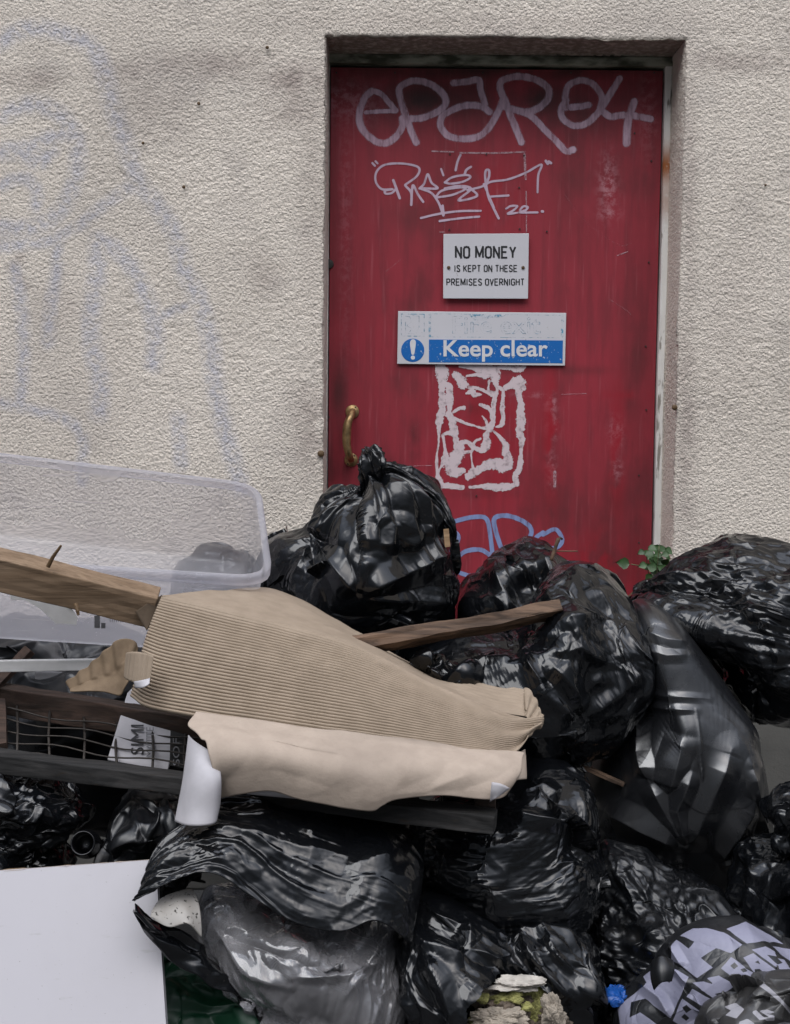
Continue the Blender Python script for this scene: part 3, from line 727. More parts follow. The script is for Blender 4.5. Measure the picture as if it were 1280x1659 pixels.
# ---------------------------------------------------------------- bags: a film settled over its lumpy contents
_ico = {}
def ico(level):
    if level in _ico: return _ico[level]
    if level == 0:
        t = (1 + 5 ** .5) / 2
        V = np.array([(-1, t, 0), (1, t, 0), (-1, -t, 0), (1, -t, 0), (0, -1, t), (0, 1, t), (0, -1, -t), (0, 1, -t), (t, 0, -1), (t, 0, 1), (-t, 0, -1), (-t, 0, 1)], float)
        V /= np.linalg.norm(V[0])
        F = np.array([(0, 11, 5), (0, 5, 1), (0, 1, 7), (0, 7, 10), (0, 10, 11), (1, 5, 9), (5, 11, 4), (11, 10, 2), (10, 7, 6), (7, 1, 8), (3, 9, 4), (3, 4, 2), (3, 2, 6), (3, 6, 8), (3, 8, 9), (4, 9, 5), (2, 4, 11), (6, 2, 10), (8, 6, 7), (9, 8, 1)])
        rot = np.array(Euler((.37, .21, .5)).to_matrix()); V = V @ rot.T
        E = None
    else:
        V0, F0, _, _ = ico(level - 1)
        e = np.sort(np.concatenate([F0[:, [0, 1]], F0[:, [1, 2]], F0[:, [2, 0]]]), 1)
        E, inv = np.unique(e, axis=0, return_inverse=True); inv = inv.reshape(3, -1) + len(V0)
        Mv = (V0[E[:, 0]] + V0[E[:, 1]]); Mv /= np.linalg.norm(Mv, axis=1)[:, None]
        V = np.concatenate([V0, Mv])
        a, b, c = F0.T; ab, bc, ca = inv
        F = np.concatenate([np.stack([a, ab, ca], 1), np.stack([b, bc, ab], 1), np.stack([c, ca, bc], 1), np.stack([ab, bc, ca], 1)])
    ed = np.unique(np.sort(np.concatenate([F[:, [0, 1]], F[:, [1, 2]], F[:, [2, 0]]]), 1), axis=0)
    _ico[level] = (V, F, E, ed)
    return _ico[level]
def vnormals(X, F):
    n = np.cross(X[F[:, 1]] - X[F[:, 0]], X[F[:, 2]] - X[F[:, 0]])
    N = np.zeros_like(X)
    for k in range(3):
        for c in range(3): N[:, c] += np.bincount(F[:, k], n[:, c], len(X))
    return N / (np.linalg.norm(N, axis=1)[:, None] + 1e-12)
def relax(X, ed, rest, T, N, lo, hi, iters, inflate=0., anchor=0.02):
    nV = len(X); i, j = ed.T
    val = np.bincount(i, minlength=nV) + np.bincount(j, minlength=nV)
    k = 1.15 / val
    idx = np.concatenate([i, j])
    for it in range(iters):
        d = X[j] - X[i]; l = np.sqrt((d * d).sum(1)) + 1e-12
        s = d * ((l - rest) / l * .5)[:, None] * 1.2
        dx = np.stack([np.bincount(idx, np.concatenate([s[:, c], -s[:, c]]), nV) for c in range(3)], 1)
        X = X + dx * k[:, None] * 1.15
        off = X - T
        h = (off * N).sum(1)
        tang = off - N * h[:, None]
        hc = np.clip(h, lo, hi)
        X = T + tang * (1 - anchor) + N * (hc + inflate)[:, None]
    return X
def body(outline, Y, hd, lvl, ctr=None, e=1.0, ybias=0., lump=.02, seed=0, back=1.0):
    """closed body whose silhouette is the given outline, hd deep to the front"""
    po = smooth(outline, 6, True)
    W = PN(po, Y)
    c = W.mean(0) if ctr is None else P(ctr[0], ctr[1], Y)
    ang = np.arctan2(W[:, 2] - c[2], W[:, 0] - c[0]); rad = np.hypot(W[:, 2] - c[2], W[:, 0] - c[0])
    o = np.argsort(ang); ang, rad = ang[o], rad[o]
    def shape(V):
        th = np.arctan2(V[:, 2], V[:, 0]); s = np.hypot(V[:, 0], V[:, 2])
        r = np.interp(th, np.concatenate([ang - 2 * np.pi, ang, ang + 2 * np.pi]), np.tile(rad, 3))
        sm = 1 - (1 - s) ** 1.0
        # away from the rim the outline melts towards an ellipse
        rm = rad.mean(); k = np.clip(s, 0, 1) ** 1.5
        rr = r * k + (r * .5 + rm * .5) * (1 - k)
        pl = rr * sm ** e
        y = V[:, 1]; dep = np.sign(y) * np.abs(y) ** e
        D = np.where(y < 0, hd, hd * back)
        X = np.stack([c[0] + pl * np.cos(th), Y + dep * D + ybias * (V[:, 2]), c[2] + pl * np.sin(th)], 1)
        ru = V / (np.linalg.norm(V, axis=1)[:, None])
        g = 1.3 * fbm(ru * 1.7 + seed * 3.1, 1, seed)
        amt = lump * (1 - .75 * s ** 6)
        return X + (ru * (g * amt)[:, None])
    return shape, c
def bag(label, outline, Y, hd, seed, mat='bag', ctr=None, e=.92, lump=.03, cr=.014, f0=2.2, n=4, gain=.6, warp=.25, streaks=(),
        knots=(), creases=(), excess=(.008, .004, .001), lvl=7, lo=-.012, hi=.02, ybias=0., back=.8, name='rubbish_bag', attrs=None, group='black rubbish bags in the heap',
        iters=(30, 24, 8), cutfn=None, cat='rubbish bag', stretch=None, lumps=(), fine=1.0, fac=((1, .015), (2, .0055), (3, .0014), (4, .0006), (5, .0003)), soft=.12, wob=.10, auto=40, aamp=.009):
    shape, c = body(outline, Y, hd, lvl, ctr, e, ybias, lump, seed, back)
    def target(level):
        V, F, E, ed = ico(level)
        Vw = V + .22 * np.stack([fbm(V * 2.6 + 5 * k, 2, seed + 60 + k) for k in range(3)], 1)
        Vw /= np.linalg.norm(Vw, axis=1)[:, None]
        T = shape(Vw); N = vnormals(T, F)
        pix = proj(T); front = np.clip(-N[:, 1] * 4 + 1.2, 0, 1)
        rim = np.clip(np.hypot(Vw[:, 0], Vw[:, 2]), 0, 1) ** 8
        h = cr * .3 * crumple(T, seed, n, f0, gain, 1.33, warp, stretch) * (1 - .45 * rim)
        ev0 = np.clip(.6 + 2.2 * fbm(T * 4.5 + 7, 2, seed + 71), .05, 1.7)
        for fl, fa in fac:
            if fl > level: continue
            g = np.random.default_rng(seed * 7 + fl).normal(size=len(ico(fl)[0])) * fa
            for l2 in range(fl + 1, level + 1):
                E2 = ico(l2)[2]; g = np.concatenate([g, (g[E2[:, 0]] + g[E2[:, 1]]) * .5])
            h = h + g * (ev0 if fl > 1 else 1) * (1 - .4 * rim)
        ev = fbm(T * 5 + seed, 2, seed + 70)
        h = h + cr * .12 * fine * crumple(T, seed + 50, 4, f0 * 4.5, .75, 1.4, .3) * np.clip(.4 + 1.6 * ev, 0, 1.2)
        for q, (sa, amp, wl, ar, env) in enumerate(streaks):
            ca, sn = math.cos(R(sa)), math.sin(R(sa))
            al = T[:, 0] * ca + T[:, 2] * sn; ac = -T[:, 0] * sn + T[:, 2] * ca
            qv = np.stack([al / (wl * ar), ac / wl + .35 * fbm(T * 5, 2, seed + 80 + q), T[:, 1] / wl * .5], 1)
            rg = 1 - 2 * np.abs(fbm(qv, 2, seed + 81 + q, .5)) ** .8
            en = np.clip(.55 + 1.5 * fbm(T * 6 + 3, 2, seed + 82 + q), 0, 1)
            if env: en = en * np.exp(-(((pix[:, 0] - env[0]) ** 2 + (pix[:, 1] - env[1]) ** 2) / env[2] ** 2))
            h = h + amp * rg * en
        for (lx, ly, lr, la) in lumps:
            h = h + la * np.exp(-(((pix[:, 0] - lx) ** 2 + (pix[:, 1] - ly) ** 2) / lr ** 2)) * front
        for (kx, ky, kY, amp, nf, ln) in knots:
            K = P(kx, ky, kY); d = T - K; rho = np.linalg.norm(d, axis=1)
            ax = c - K; ax /= np.linalg.norm(ax); u = np.cross(ax, (.3, .9, .2)); u /= np.linalg.norm(u); v = np.cross(ax, u)
            ps = np.arctan2(d @ v, d @ u)
            q = np.stack([np.cos(ps), np.sin(ps), rho * 1.5], 1)
            wv = ps * nf / (2 * np.pi) + .8 * fbm(q * 2.0, 3, seed + 3)
            h = h + amp * (np.abs((wv % 1.0) - .5) * 4 - 1) * np.exp(-rho / ln) * np.clip(rho / .03, 0, 1)
        hc = np.zeros(len(T)); rg_ = np.random.default_rng(seed * 13 + 1)
        for q in range(auto):
            a = rg_.normal(size=3); a[1] = -abs(a[1]) if q % 4 else a[1]; a /= np.linalg.norm(a)
            b = a + rg_.normal(size=3) * .5; b /= np.linalg.norm(b); m_ = a + b + rg_.normal(size=3) * .06; m_ /= np.linalg.norm(m_)
            am = aamp * rg_.uniform(.4, 1.3); wd = rg_.uniform(.08, .2)
            for p0, p1, t0, t1 in ((a, m_, 0, .5), (m_, b, .5, 1)):
                ab = p1 - p0; t = np.clip((V - p0) @ ab / (ab @ ab), 0, 1); d = np.linalg.norm(V - p0 - t[:, None] * ab, axis=1)
                tt = t0 + (t1 - t0) * t
                hc = np.maximum(hc, am * np.clip(1 - d / wd, 0, 1) ** 1.35 * np.clip(4 * tt * (1 - tt) + .15, 0, 1))
        for cre in creases:
            line, amp, wd = cre[:3]
            dd, par = seg_dist(pix, np.asarray(line, float))
            taper = np.clip(np.minimum(par, 1 - par) * 5, .25, 1)
            hc = np.maximum(hc, amp * np.clip(1 - dd / wd, 0, 1) ** 1.3 * taper * front)
        h = h + hc
        return V, F, E, ed, T, N, T + N * h[:, None], h
    X = None
    for q, level in enumerate(range(lvl - 2, lvl + 1)):
        V, F, E, ed, T, N, C, h = target(level)
        if X is None: X = C.copy()
        else:
            prev = ico(level - 1)[0]
            D = X - Cp; D = np.concatenate([D, (D[E[:, 0]] + D[E[:, 1]]) * .5])
            X = C + D
        g = excess[q] * (1 + .7 * fbm(T * 9, 2, seed + 11 + q))
        rest = np.linalg.norm(C[ed[:, 0]] - C[ed[:, 1]], axis=1) * (1 + (g[ed[:, 0]] + g[ed[:, 1]]) * .5)
        el = rest.mean()
        X = X + N * (fbm(T / el * .22, 2, seed + 20 + q) * el * wob)[:, None]
        X = relax(X, ed, rest, C, N, lo, hi, iters[q])
        Cp = C
    # a light smoothing pass keeps the film free of grid noise
    i, j = ed.T; val = np.bincount(np.concatenate([i, j]), minlength=len(X))
    for _ in range(1):
        A = np.stack([np.bincount(np.concatenate([i, j]), np.concatenate([X[j, k], X[i, k]]), len(X)) for k in range(3)], 1) / val[:, None]
        X = X * (1 - soft) + A * soft
    at = attrs(X, proj(X)) if attrs else None
    if cutfn is not None:
        keep = cutfn(proj(X), X)
        F = F[keep[F].all(1)]
        used = np.unique(F); mp = -np.ones(len(X), int); mp[used] = np.arange(len(used))
        X = X[used]; F = mp[F]
        if at: at = {k: v[used] for k, v in at.items()}
    o = obj(name, X, F, MAT[mat], attrs=at)
    tag(o, label, cat, group)
    return o

# ================================================================ more materials for the heap
def mk_card(name, c0, c1, sc=30):
    m = M_(name, .88, spec=.2)
    c = m.mix(m.ramp(m.noise(sc, 5), .3, .7), c0, c1)
    c = m.mix(m.ramp(m.noise(4, 4), .5, .75, 0, .35), c, tuple(v * .78 for v in c1))
    c = m.mix(m.ramp(m.noise(500, 2), .62, .75, 0, .3), c, tuple(v * .6 for v in c1))
    c = m.mix(m.math('MULTIPLY', m.attr('damp'), .6), c, tuple(v * .5 for v in c1))
    return m.set(Base_Color=c, Normal=m.bump(m.noise(260, 3), .0007, .5))
MAT['card'] = mk_card('brown_corrugated_card', (.315, .25, .188), (.27, .213, .158))
MAT['kraft'] = mk_card('beige_card', (.41, .337, .276), (.36, .294, .24))
MAT['darkcard'] = mk_card('old_brown_card', (.20, .145, .095), (.14, .10, .065))
MAT['shadecard'] = mk_card('shaded_inner_card', (.085, .062, .042), (.06, .043, .03))  # brown card with the shade inside the fold put into its colour
MAT['whitecard'] = plain('white_card', (.46, .445, .465), .75, var=.16, sc=22)
def mk_wood(name, c0, c1, axis_=(.06, 1, 1), rough=.8, sc=55, pits=(.03, .02, .012)):
    m = M_(name, rough, spec=.25)
    p = m.pos(axis_)
    g = m.noise(sc, 5, p, .6, .8)
    c = m.mix(m.ramp(g, .32, .68), c0, c1)
    c = m.mix(m.ramp(m.noise(sc * 2.2, 4, p), .6, .72, 0, .7), c, pits)
    c = m.mix(m.ramp(m.noise(7, 4), .48, .7, 0, .5), c, tuple(v * .6 for v in c1))
    c = m.mix(m.ramp(m.noise(180, 4, p), .45, .7, 0, .45), c, tuple(v * .55 for v in c1))
    return m.set(Base_Color=c, Normal=m.bump(g, .002, .7))
MAT['timber'] = mk_wood('brown_timber', (.25, .175, .115), (.165, .11, .068))
MAT['rotten'] = mk_wood('rotten_timber', (.165, .105, .07), (.05, .034, .025), sc=70)
MAT['darkwood'] = mk_wood('black_stained_timber', (.040, .038, .037), (.018, .018, .018))
MAT['redwood'] = mk_wood('faded_brown_paint', (.075, .047, .036), (.035, .025, .02))
MAT['lath'] = mk_wood('raw_lath', (.40, .27, .16), (.24, .15, .08))
m = M_('dirty_white_card', .8); MAT['dirtycard'] = m.set(Base_Color=m.mix(m.ramp(m.noise(170, 3), .6, .68), m.mix(m.ramp(m.noise(25, 4), .35, .7), (.42, .40, .375), (.32, .295, .265)), (.05, .045, .04)))
MAT['whitestrip'] = plain('dull_white_paint', (.52, .51, .50), .55, var=.15, sc=30)
m = M_('white_melamine', .38)
c = m.mix(m.ramp(m.noise(2.5, 5, rough=.7), .35, .75), (.47, .455, .48), (.43, .415, .435))
c = m.mix(m.ramp(m.noise(60, 4, m.pos((.3, 1, 1.2), (0, .5, 0))), .66, .74, 0, .35), c, (.33, .31, .30))
c = m.mix(m.ramp(m.noise(330, 2), .735, .76, 0, .7), c, (.14, .11, .09))
MAT['boardwhite'] = m.set(Base_Color=c, Roughness=m.lin(m.noise(5, 4), .3, .7, .3, .5))
MAT['chip'] = plain('chipboard_edge', (.22, .15, .09), .9, var=.55, sc=160)
MAT['wire'] = plain('rusty_wire', (.05, .042, .036), .6, var=.4, sc=90, metal=.4)
MAT['leaf'] = plain('leaf_green', (.032, .085, .018), .5, var=.5, sc=25)
MAT['stem'] = plain('stem_green', (.09, .10, .04), .6)
MAT['stone'] = plain('rubble_stone', (.36, .31, .25), .95, var=.5, sc=60, bmp=.003)
MAT['plaster'] = plain('broken_plaster', (.50, .46, .41), .95, var=.4, sc=45, bmp=.003)
MAT['darkstone'] = plain('damp_rubble', (.13, .10, .075), .95, var=.6, sc=60, bmp=.003)
MAT['mossystone'] = plain('mossy_rubble', (.30, .29, .10), .95, var=.4, sc=80, bmp=.004)
MAT['yellow'] = plain('yellow_sticker', (.65, .5, .03), .5)
MAT['paperlabel'] = plain('torn_paper_label', (.82, .81, .8), .7, var=.1, sc=60)
MAT['greyprint'] = plain('grey_print', (.16, .16, .17), .6)
MAT['jar'] = plain('black_glass', (.004, .004, .005), .25)
MAT['mortar'] = plain('cement_dust', (.30, .25, .21), .95)
def mk_poly():
    m = M_('milky_polypropylene', .2, (.64, .63, .67)); nt = m.nt
    tr = m.n('BsdfTransparent'); tr.inputs[0].default_value = (.93, .93, .96, 1)
    tl = m.n('BsdfTranslucent'); tl.inputs[0].default_value = (.75, .74, .78, 1)
    a = m.n('MixShader'); b = m.n('MixShader')
    nt.links.new(m.b.outputs[0], a.inputs[1]); nt.links.new(tl.outputs[0], a.inputs[2]); a.inputs[0].default_value = .5
    lw = m.n('LayerWeight'); lw.inputs[0].default_value = .35
    f = m.math('ADD', m.lin(m.noise(6, 4), .3, .7, .13, .24), m.math('MULTIPLY', lw.outputs['Facing'], .35))
    f = m.math('ADD', f, m.math('ADD', m.ramp(m.noise(230, 2), .70, .75, 0, .25), m.ramp(m.noise(90, 3, m.pos((.08, 1, 1), (0, .3, 0))), .62, .72, 0, .16)))
    f = m.math('ADD', f, m.attr('milk'))
    m.put(b.inputs[0], f); nt.links.new(tr.outputs[0], b.inputs[1]); nt.links.new(a.outputs[0], b.inputs[2])
    nt.links.new(b.outputs[0], m.o.inputs[0]); return m.m
MAT['poly'] = mk_poly()
def mk_clear(name='clear_film', tint=(.88, .88, .90), base=.16):
    m = M_(name, .16, (.50, .49, .51), IOR=1.7); nt = m.nt
    cr = m.noise(20, 3, m.pos((1, 1, .45)), .55, .8)
    nrm = m.bump(cr, .003, .6); m.put(m.b.inputs['Normal'], nrm)
    tr = m.n('BsdfTransparent'); tr.inputs[0].default_value = (*tint, 1)
    lw = m.n('LayerWeight'); lw.inputs[0].default_value = .3; nt.links.new(nrm, lw.inputs['Normal'])
    b = m.n('MixShader')
    f = m.math('ADD', m.math('MULTIPLY', lw.outputs['Facing'], .32), m.ramp(m.noise(13, 4), .4, .75, base, base + .26))
    gl = m.n('BsdfGlossy'); gl.inputs['Roughness'].default_value = .14; nt.links.new(nrm, gl.inputs['Normal'])
    a = m.n('MixShader'); fr = m.n('Fresnel'); fr.inputs[0].default_value = 1.7; nt.links.new(nrm, fr.inputs['Normal'])
    m.put(b.inputs[0], f); nt.links.new(tr.outputs[0], b.inputs[1]); nt.links.new(m.b.outputs[0], b.inputs[2])
    nt.links.new(fr.outputs[0], a.inputs[0]); nt.links.new(b.outputs[0], a.inputs[1]); nt.links.new(gl.outputs[0], a.inputs[2])
    nt.links.new(a.outputs[0], m.o.inputs[0]); return m.m
MAT['clear'] = mk_clear()
def mk_print(name, dark, light):
    m = M_(name, .4); cr = m.noise(40, 4, None, .6, .6)
    msk = m.math('MULTIPLY', m.ramp(m.attr('m'), -.06, .06), m.ramp(m.noise(120, 3), .18, .32, .75, 1))
    return m.set(Base_Color=m.mix(msk, dark, light), Roughness=m.lin(msk, 0, 1, .34, .5), Normal=m.bump(cr, .0015, .5))
MAT['printbag'] = mk_print('printed_bin_bag_film', (.012, .0125, .014), (.215, .215, .285))
MAT['printbag2'] = mk_print('grey_bin_bag_film', (.035, .034, .034), (.26, .255, .28))
MAT['green'] = mk_bag('dark_green_sack', (.0015, .030, .0125), (.42, .6), .1, .25)
MAT['bluebag'] = mk_bag('blue_film', (.008, .065, .27), (.3, .4), 0, .5)

# ---------------------------------------------------------------- sheets: a patch spanned by four edges
def resample(l, n):
    l = np.asarray(l, float); s = np.concatenate([[0], np.cumsum(np.linalg.norm(np.diff(l, axis=0), axis=1))]); t = np.linspace(0, s[-1], n)
    return np.stack([np.interp(t, s, l[:, k]) for k in range(3)], 1)
def edge3(l, sm=True):
    l = np.asarray(l, float); W = PN(l[:, :2], l[:, 2]); return smooth(W, 8) if sm and len(l) > 2 else W
def coons(top, bot, lef, rig, nu, nv, sm=True):
    """edges as (px, py, Y): top and bottom left to right, sides top to bottom"""
    T, B, Lf, Rt = resample(edge3(top, sm), nu), resample(edge3(bot, sm), nu), resample(edge3(lef, sm), nv), resample(edge3(rig, sm), nv)
    u = np.linspace(0, 1, nu)[None, :, None]; v = np.linspace(0, 1, nv)[:, None, None]
    X = (1 - v) * T[None] + v * B[None] + (1 - u) * Lf[:, None] + u * Rt[:, None] - ((1 - u) * (1 - v) * T[0] + u * (1 - v) * T[-1] + (1 - u) * v * B[0] + u * v * B[-1])
    return X
def gnorm(X):
    n = np.cross(np.gradient(X, axis=1), np.gradient(X, axis=0)); n /= np.linalg.norm(n, axis=2)[..., None] + 1e-12
    if n[..., 1].mean() > 0: n = -n
    return n
def facets(nv, nu, k, seed):
    """piecewise linear random relief on a grid"""
    rng = np.random.default_rng(seed); g = rng.normal(size=(k + 2, int(k * nu / nv) + 3))
    y = np.linspace(0, k, nv)[:, None] + .5 + .5 * np.sin(np.linspace(0, 7, nu))[None] * .6; x = np.linspace(0, g.shape[1] - 2.01, nu)[None] + .4 * np.sin(np.linspace(0, 9, nv))[:, None] * .5 + .5
    y = np.clip(y, 0, k + .99); x = np.clip(x, 0, g.shape[1] - 1.01)
    i, j = np.floor(y).astype(int), np.floor(x + 0 * y).astype(int); fy, fx = y - i, x - j
    a = g[i, j]; b = g[i, j + 1]; c = g[i + 1, j]; d = g[i + 1, j + 1]
    return np.where(fx + fy < 1, a + (b - a) * fx + (c - a) * fy, d + (c - d) * (1 - fx) + (b - d) * (1 - fy))
def sheet(name, top, bot, lef, rig, nu, nv, mat, disp=None, t=.002, parent=None, label=None, cat=None, group=None, sm=True, attrs=None, base=None):
    X = coons(top, bot, lef, rig, nu, nv, sm); N = gnorm(X)
    u, v = np.meshgrid(np.linspace(0, 1, nu), np.linspace(0, 1, nv))
    if disp is not None: X = X + N * disp(u, v, X)[..., None]
    at = attrs(u, v) if attrs else None
    o = obj(name, X.reshape(-1, 3), grid_faces(nv, nu), MAT[mat], parent, attrs={k: q.ravel() for k, q in at.items()} if at else None)
    if t: solidify(o, t)
    if label: tag(o, label, cat, group)
    return o
fb = lambda X, s, o, seed: fbm(X.reshape(-1, 3) * s, o, seed).reshape(X.shape[:2])

# ================================================================ black bags
B1 = bag('knotted black rubbish bag with a twisted upright neck, leaning on the red door',
    [(414, 960), (419, 905), (436, 872), (490, 852), (512, 818), (545, 788), (578, 784), (598, 790), (608, 748), (640, 757), (690, 785), (722, 815), (739, 855), (743, 930), (741, 1000), (710, 1080), (620, 1140), (500, 1140), (425, 1060)], -.44, .2, 3, ctr=(585, 930),
    auto=12, aamp=.006, knots=[(600, 797, -.50, .020, 12, .10)], cr=.012, excess=(.03, .012, .003),
    creases=[([(596, 800), (545, 850), (515, 878)], .022, 34), ([(512, 872), (545, 925), (580, 968)], .020, 30), ([(580, 968), (650, 930), (725, 882)], .022, 34), ([(600, 800), (590, 850), (596, 900)], .016, 22), ([(604, 800), (660, 815), (728, 872)], .020, 26), ([(596, 900), (580, 968)], .012, 26),
             ([(580, 970), (650, 975), (738, 978)], .012, 26), ([(505, 880), (480, 930), (470, 975)], .012, 22), ([(440, 880), (510, 880)], .010, 24), ([(640, 840), (620, 900)], .010, 24), ([(690, 850), (650, 890)], .008, 24)])
nb = MB()
for k, (pth, r0) in enumerate((([(602, 806, -.50), (602, 778, -.53), (603, 755, -.54), (603, 740, -.53), (600, 728, -.52)], (.017, .022, .025, .024, .015)), ([(600, 802, -.5), (612, 770, -.52), (632, 765, -.52), (662, 782, -.52), (700, 808, -.53), (728, 850, -.55), (735, 880, -.55)], (.016, .020, .019, .017, .015, .011, .003)))):
    p3 = smooth(PN([q[:2] for q in pth], [q[2] for q in pth]), 9); rs = np.interp(np.linspace(0, 1, len(p3)), np.linspace(0, 1, len(r0)), r0)
    n0 = len(nb.V); nb.tube(p3, rs, 64)
    V = np.array(nb.V[n0:]); m_ = len(p3)
    for i in range(m_):
        ang = np.arange(64) / 64 * 2 * np.pi; pl_ = np.abs(((ang * 9 / (2 * np.pi) + i * .05 + .4 * np.sin(ang * 2 + k)) % 1) - .5) * 2
        c = p3[i]; s = V[i * 64:(i + 1) * 64] - c; V[i * 64:(i + 1) * 64] = c + s * (.5 + .72 * pl_)[:, None]
    V += np.stack([fbm(V * 60, 2, 90 + q) for q in range(3)], 1) * .004
    nb.V[n0:] = [tuple(v) for v in V]
nb.build('twisted_neck', MAT['bag'], B1, True)

bag('black bag with a broad pale sheen, tucked against the door behind the rotten plank',
    [(738, 985), (748, 952), (770, 928), (800, 902), (840, 884), (880, 885), (908, 902), (932, 925), (965, 960), (960, 1030), (900, 1090), (800, 1090), (748, 1040)], -.36, .15, 41, mat='bag_-62', cr=.010, ctr=(845, 985), auto=8, aamp=.006, fac=((1, .009), (2, .003)),
    streaks=[(-62, .008, .034, 9, (850, 950, 140))], creases=[([(880, 888), (895, 940), (908, 990)], .012, 20), ([(800, 905), (815, 960), (830, 1010)], .010, 18)], lvl=7, excess=(.02, .004, 0))
bag('large round black bag in the middle of the heap, below the rotten plank end',
    [(668, 1085), (700, 1056), (760, 1036), (825, 1032), (858, 1000), (880, 955), (905, 925), (935, 920), (975, 938), (1010, 970), (1036, 1015), (1050, 1070), (1045, 1120), (1020, 1165), (975, 1200), (920, 1230), (860, 1260), (780, 1250), (700, 1180)], -.64, .22, 8, mat='bag_-62', ctr=(880, 1085), cr=.014,
    creases=[([(900, 950), (903, 985), (900, 1012)], .010, 20), ([(898, 1012), (865, 1045), (842, 1085)], .012, 24), ([(905, 1012), (960, 1000), (1012, 1022)], .010, 24), ([(890, 1062), (920, 1112), (945, 1165)], .018, 34), ([(945, 1165), (1000, 1122), (1042, 1070)], .014, 30), ([(890, 1062), (940, 1050), (985, 1075)], .012, 26), ([(852, 1060), (880, 1125), (935, 1172)], .014, 26), ([(960, 945), (985, 990), (1000, 1045)], .010, 22),
             ([(835, 1046), (780, 1046), (720, 1062)], .012, 16), ([(840, 1078), (790, 1076), (740, 1100)], .012, 16), ([(1043, 1010), (1046, 1090), (1033, 1150)], .008, 16)], streaks=[(-60, .005, .018, 10, (920, 970, 70)), (20, .005, .016, 9, (780, 1060, 70)), (-75, .005, .016, 10, (1010, 1080, 70))])
bag('big black bag at the right edge, slumped on top of the heavy sack',
    [(1026, 970), (1060, 945), (1115, 905), (1170, 880), (1230, 876), (1300, 885), (1400, 930), (1450, 1030), (1410, 1130), (1310, 1180), (1225, 1172), (1175, 1130), (1120, 1070), (1060, 1005)], -.5, .24, 28, mat='bag_-20', cr=.008, ctr=(1225, 1030),
    knots=[(1032, 968, -.52, .013, 9, .16)], streaks=[(-34, .008, .018, 10, (1110, 960, 140)), (-8, .008, .016, 9, (1230, 970, 150)), (-50, .005, .014, 9, (1180, 1100, 100))],
    creases=[([(1040, 965), (1120, 935), (1220, 940), (1290, 960)], .012, 22), ([(1050, 985), (1140, 1020), (1220, 1040)], .010, 26), ([(1180, 950), (1230, 990), (1290, 1000)], .014, 24), ([(1220, 1040), (1250, 1100), (1300, 1110)], .014, 26), ([(1240, 990), (1255, 1060), (1250, 1090)], .012, 20)])
SACK = bag('heavy smooth black sack with a straight seam down its front, under the right hand bag',
    [(1022, 1000), (1050, 975), (1100, 1010), (1165, 1100), (1207, 1180), (1226, 1260), (1240, 1330), (1253, 1398), (1236, 1442), (1190, 1440), (1150, 1425), (1090, 1420), (1000, 1420), (950, 1370), (945, 1300), (970, 1230), (1000, 1170), (1028, 1110)], -.66, .17, 51, mat='sack', cr=.003, lvl=8, iters=(20, 10, 2), auto=0, e=.72, ctr=(1110, 1240), lump=.012, fine=.2,
    fac=((1, .006), (2, .0015)), excess=(.004, .002, 0), soft=.15, wob=.03,
    creases=[([(1126, 1150), (1132, 1230), (1140, 1300), (1152, 1365), (1160, 1402)], .007, 6), ([(1030, 1120), (1080, 1128), (1150, 1132)], .003, 10), ([(1032, 1142), (1080, 1148), (1128, 1152)], .004, 10), ([(1112, 1185), (1095, 1240), (1080, 1290)], 0.0148, 32), ([(1122, 1240), (1095, 1310), (1112, 1372)], 0.0168, 30), ([(1180, 1215), (1145, 1300), (1112, 1370)], 0.0190, 32), ([(1222, 1290), (1190, 1350), (1160, 1400)], 0.0168, 27), ([(975, 1310), (1040, 1340), (1105, 1368)], 0.0190, 32), ([(1035, 1150), (1040, 1220), (1052, 1265)], 0.0126, 20), ([(1052, 1265), (1080, 1320), (1110, 1370)], 0.0126, 25), ([(1160, 1402), (1200, 1385), (1250, 1400)], 0.0148, 22), ([(1195, 1380), (1212, 1420), (1220, 1440)], 0.0126, 20), ([(1040, 1020), (1080, 1035), (1120, 1040)], 0.0053, 17), ([(1040, 1050), (1080, 1062), (1120, 1060)], 0.0043, 15), ([(1215, 1240), (1225, 1300), (1245, 1390)], 0.0105, 15)])
bag('bulging black bag stretched into fine horizontal folds, under the end of the wire frame',
    [(640, 1330), (700, 1290), (780, 1262), (850, 1240), (905, 1238), (950, 1262), (966, 1310), (980, 1380), (986, 1430), (962, 1480), (905, 1508), (830, 1514), (750, 1500), (680, 1470), (640, 1400)], -.90, .2, 18, mat='bag_5', cr=.007, ctr=(830, 1390), lump=.015, auto=14, aamp=.006,
    streaks=[(6, .007, .014, 12, (840, 1330, 150)), (4, .007, .012, 13, (780, 1430, 140)), (28, .006, .012, 10, (950, 1430, 80))],
    creases=[([(835, 1290), (880, 1275), (915, 1290)], .012, 20), ([(820, 1325), (890, 1330), (945, 1335)], .014, 20), ([(850, 1250), (880, 1290), (945, 1330)], .01, 18)])
def rubble_hole(p, X): return ~((poly_sdf(p + 5 * np.stack([vn(X * 70, 3), vn(X * 70 + 9, 4)], 1), smooth([(762, 1640), (775, 1612), (800, 1592), (812, 1580), (845, 1584), (880, 1602), (905, 1626), (918, 1660), (900, 1700), (800, 1720), (755, 1690)], 5, True)) > 0) & (X[:, 1] < -1.08))
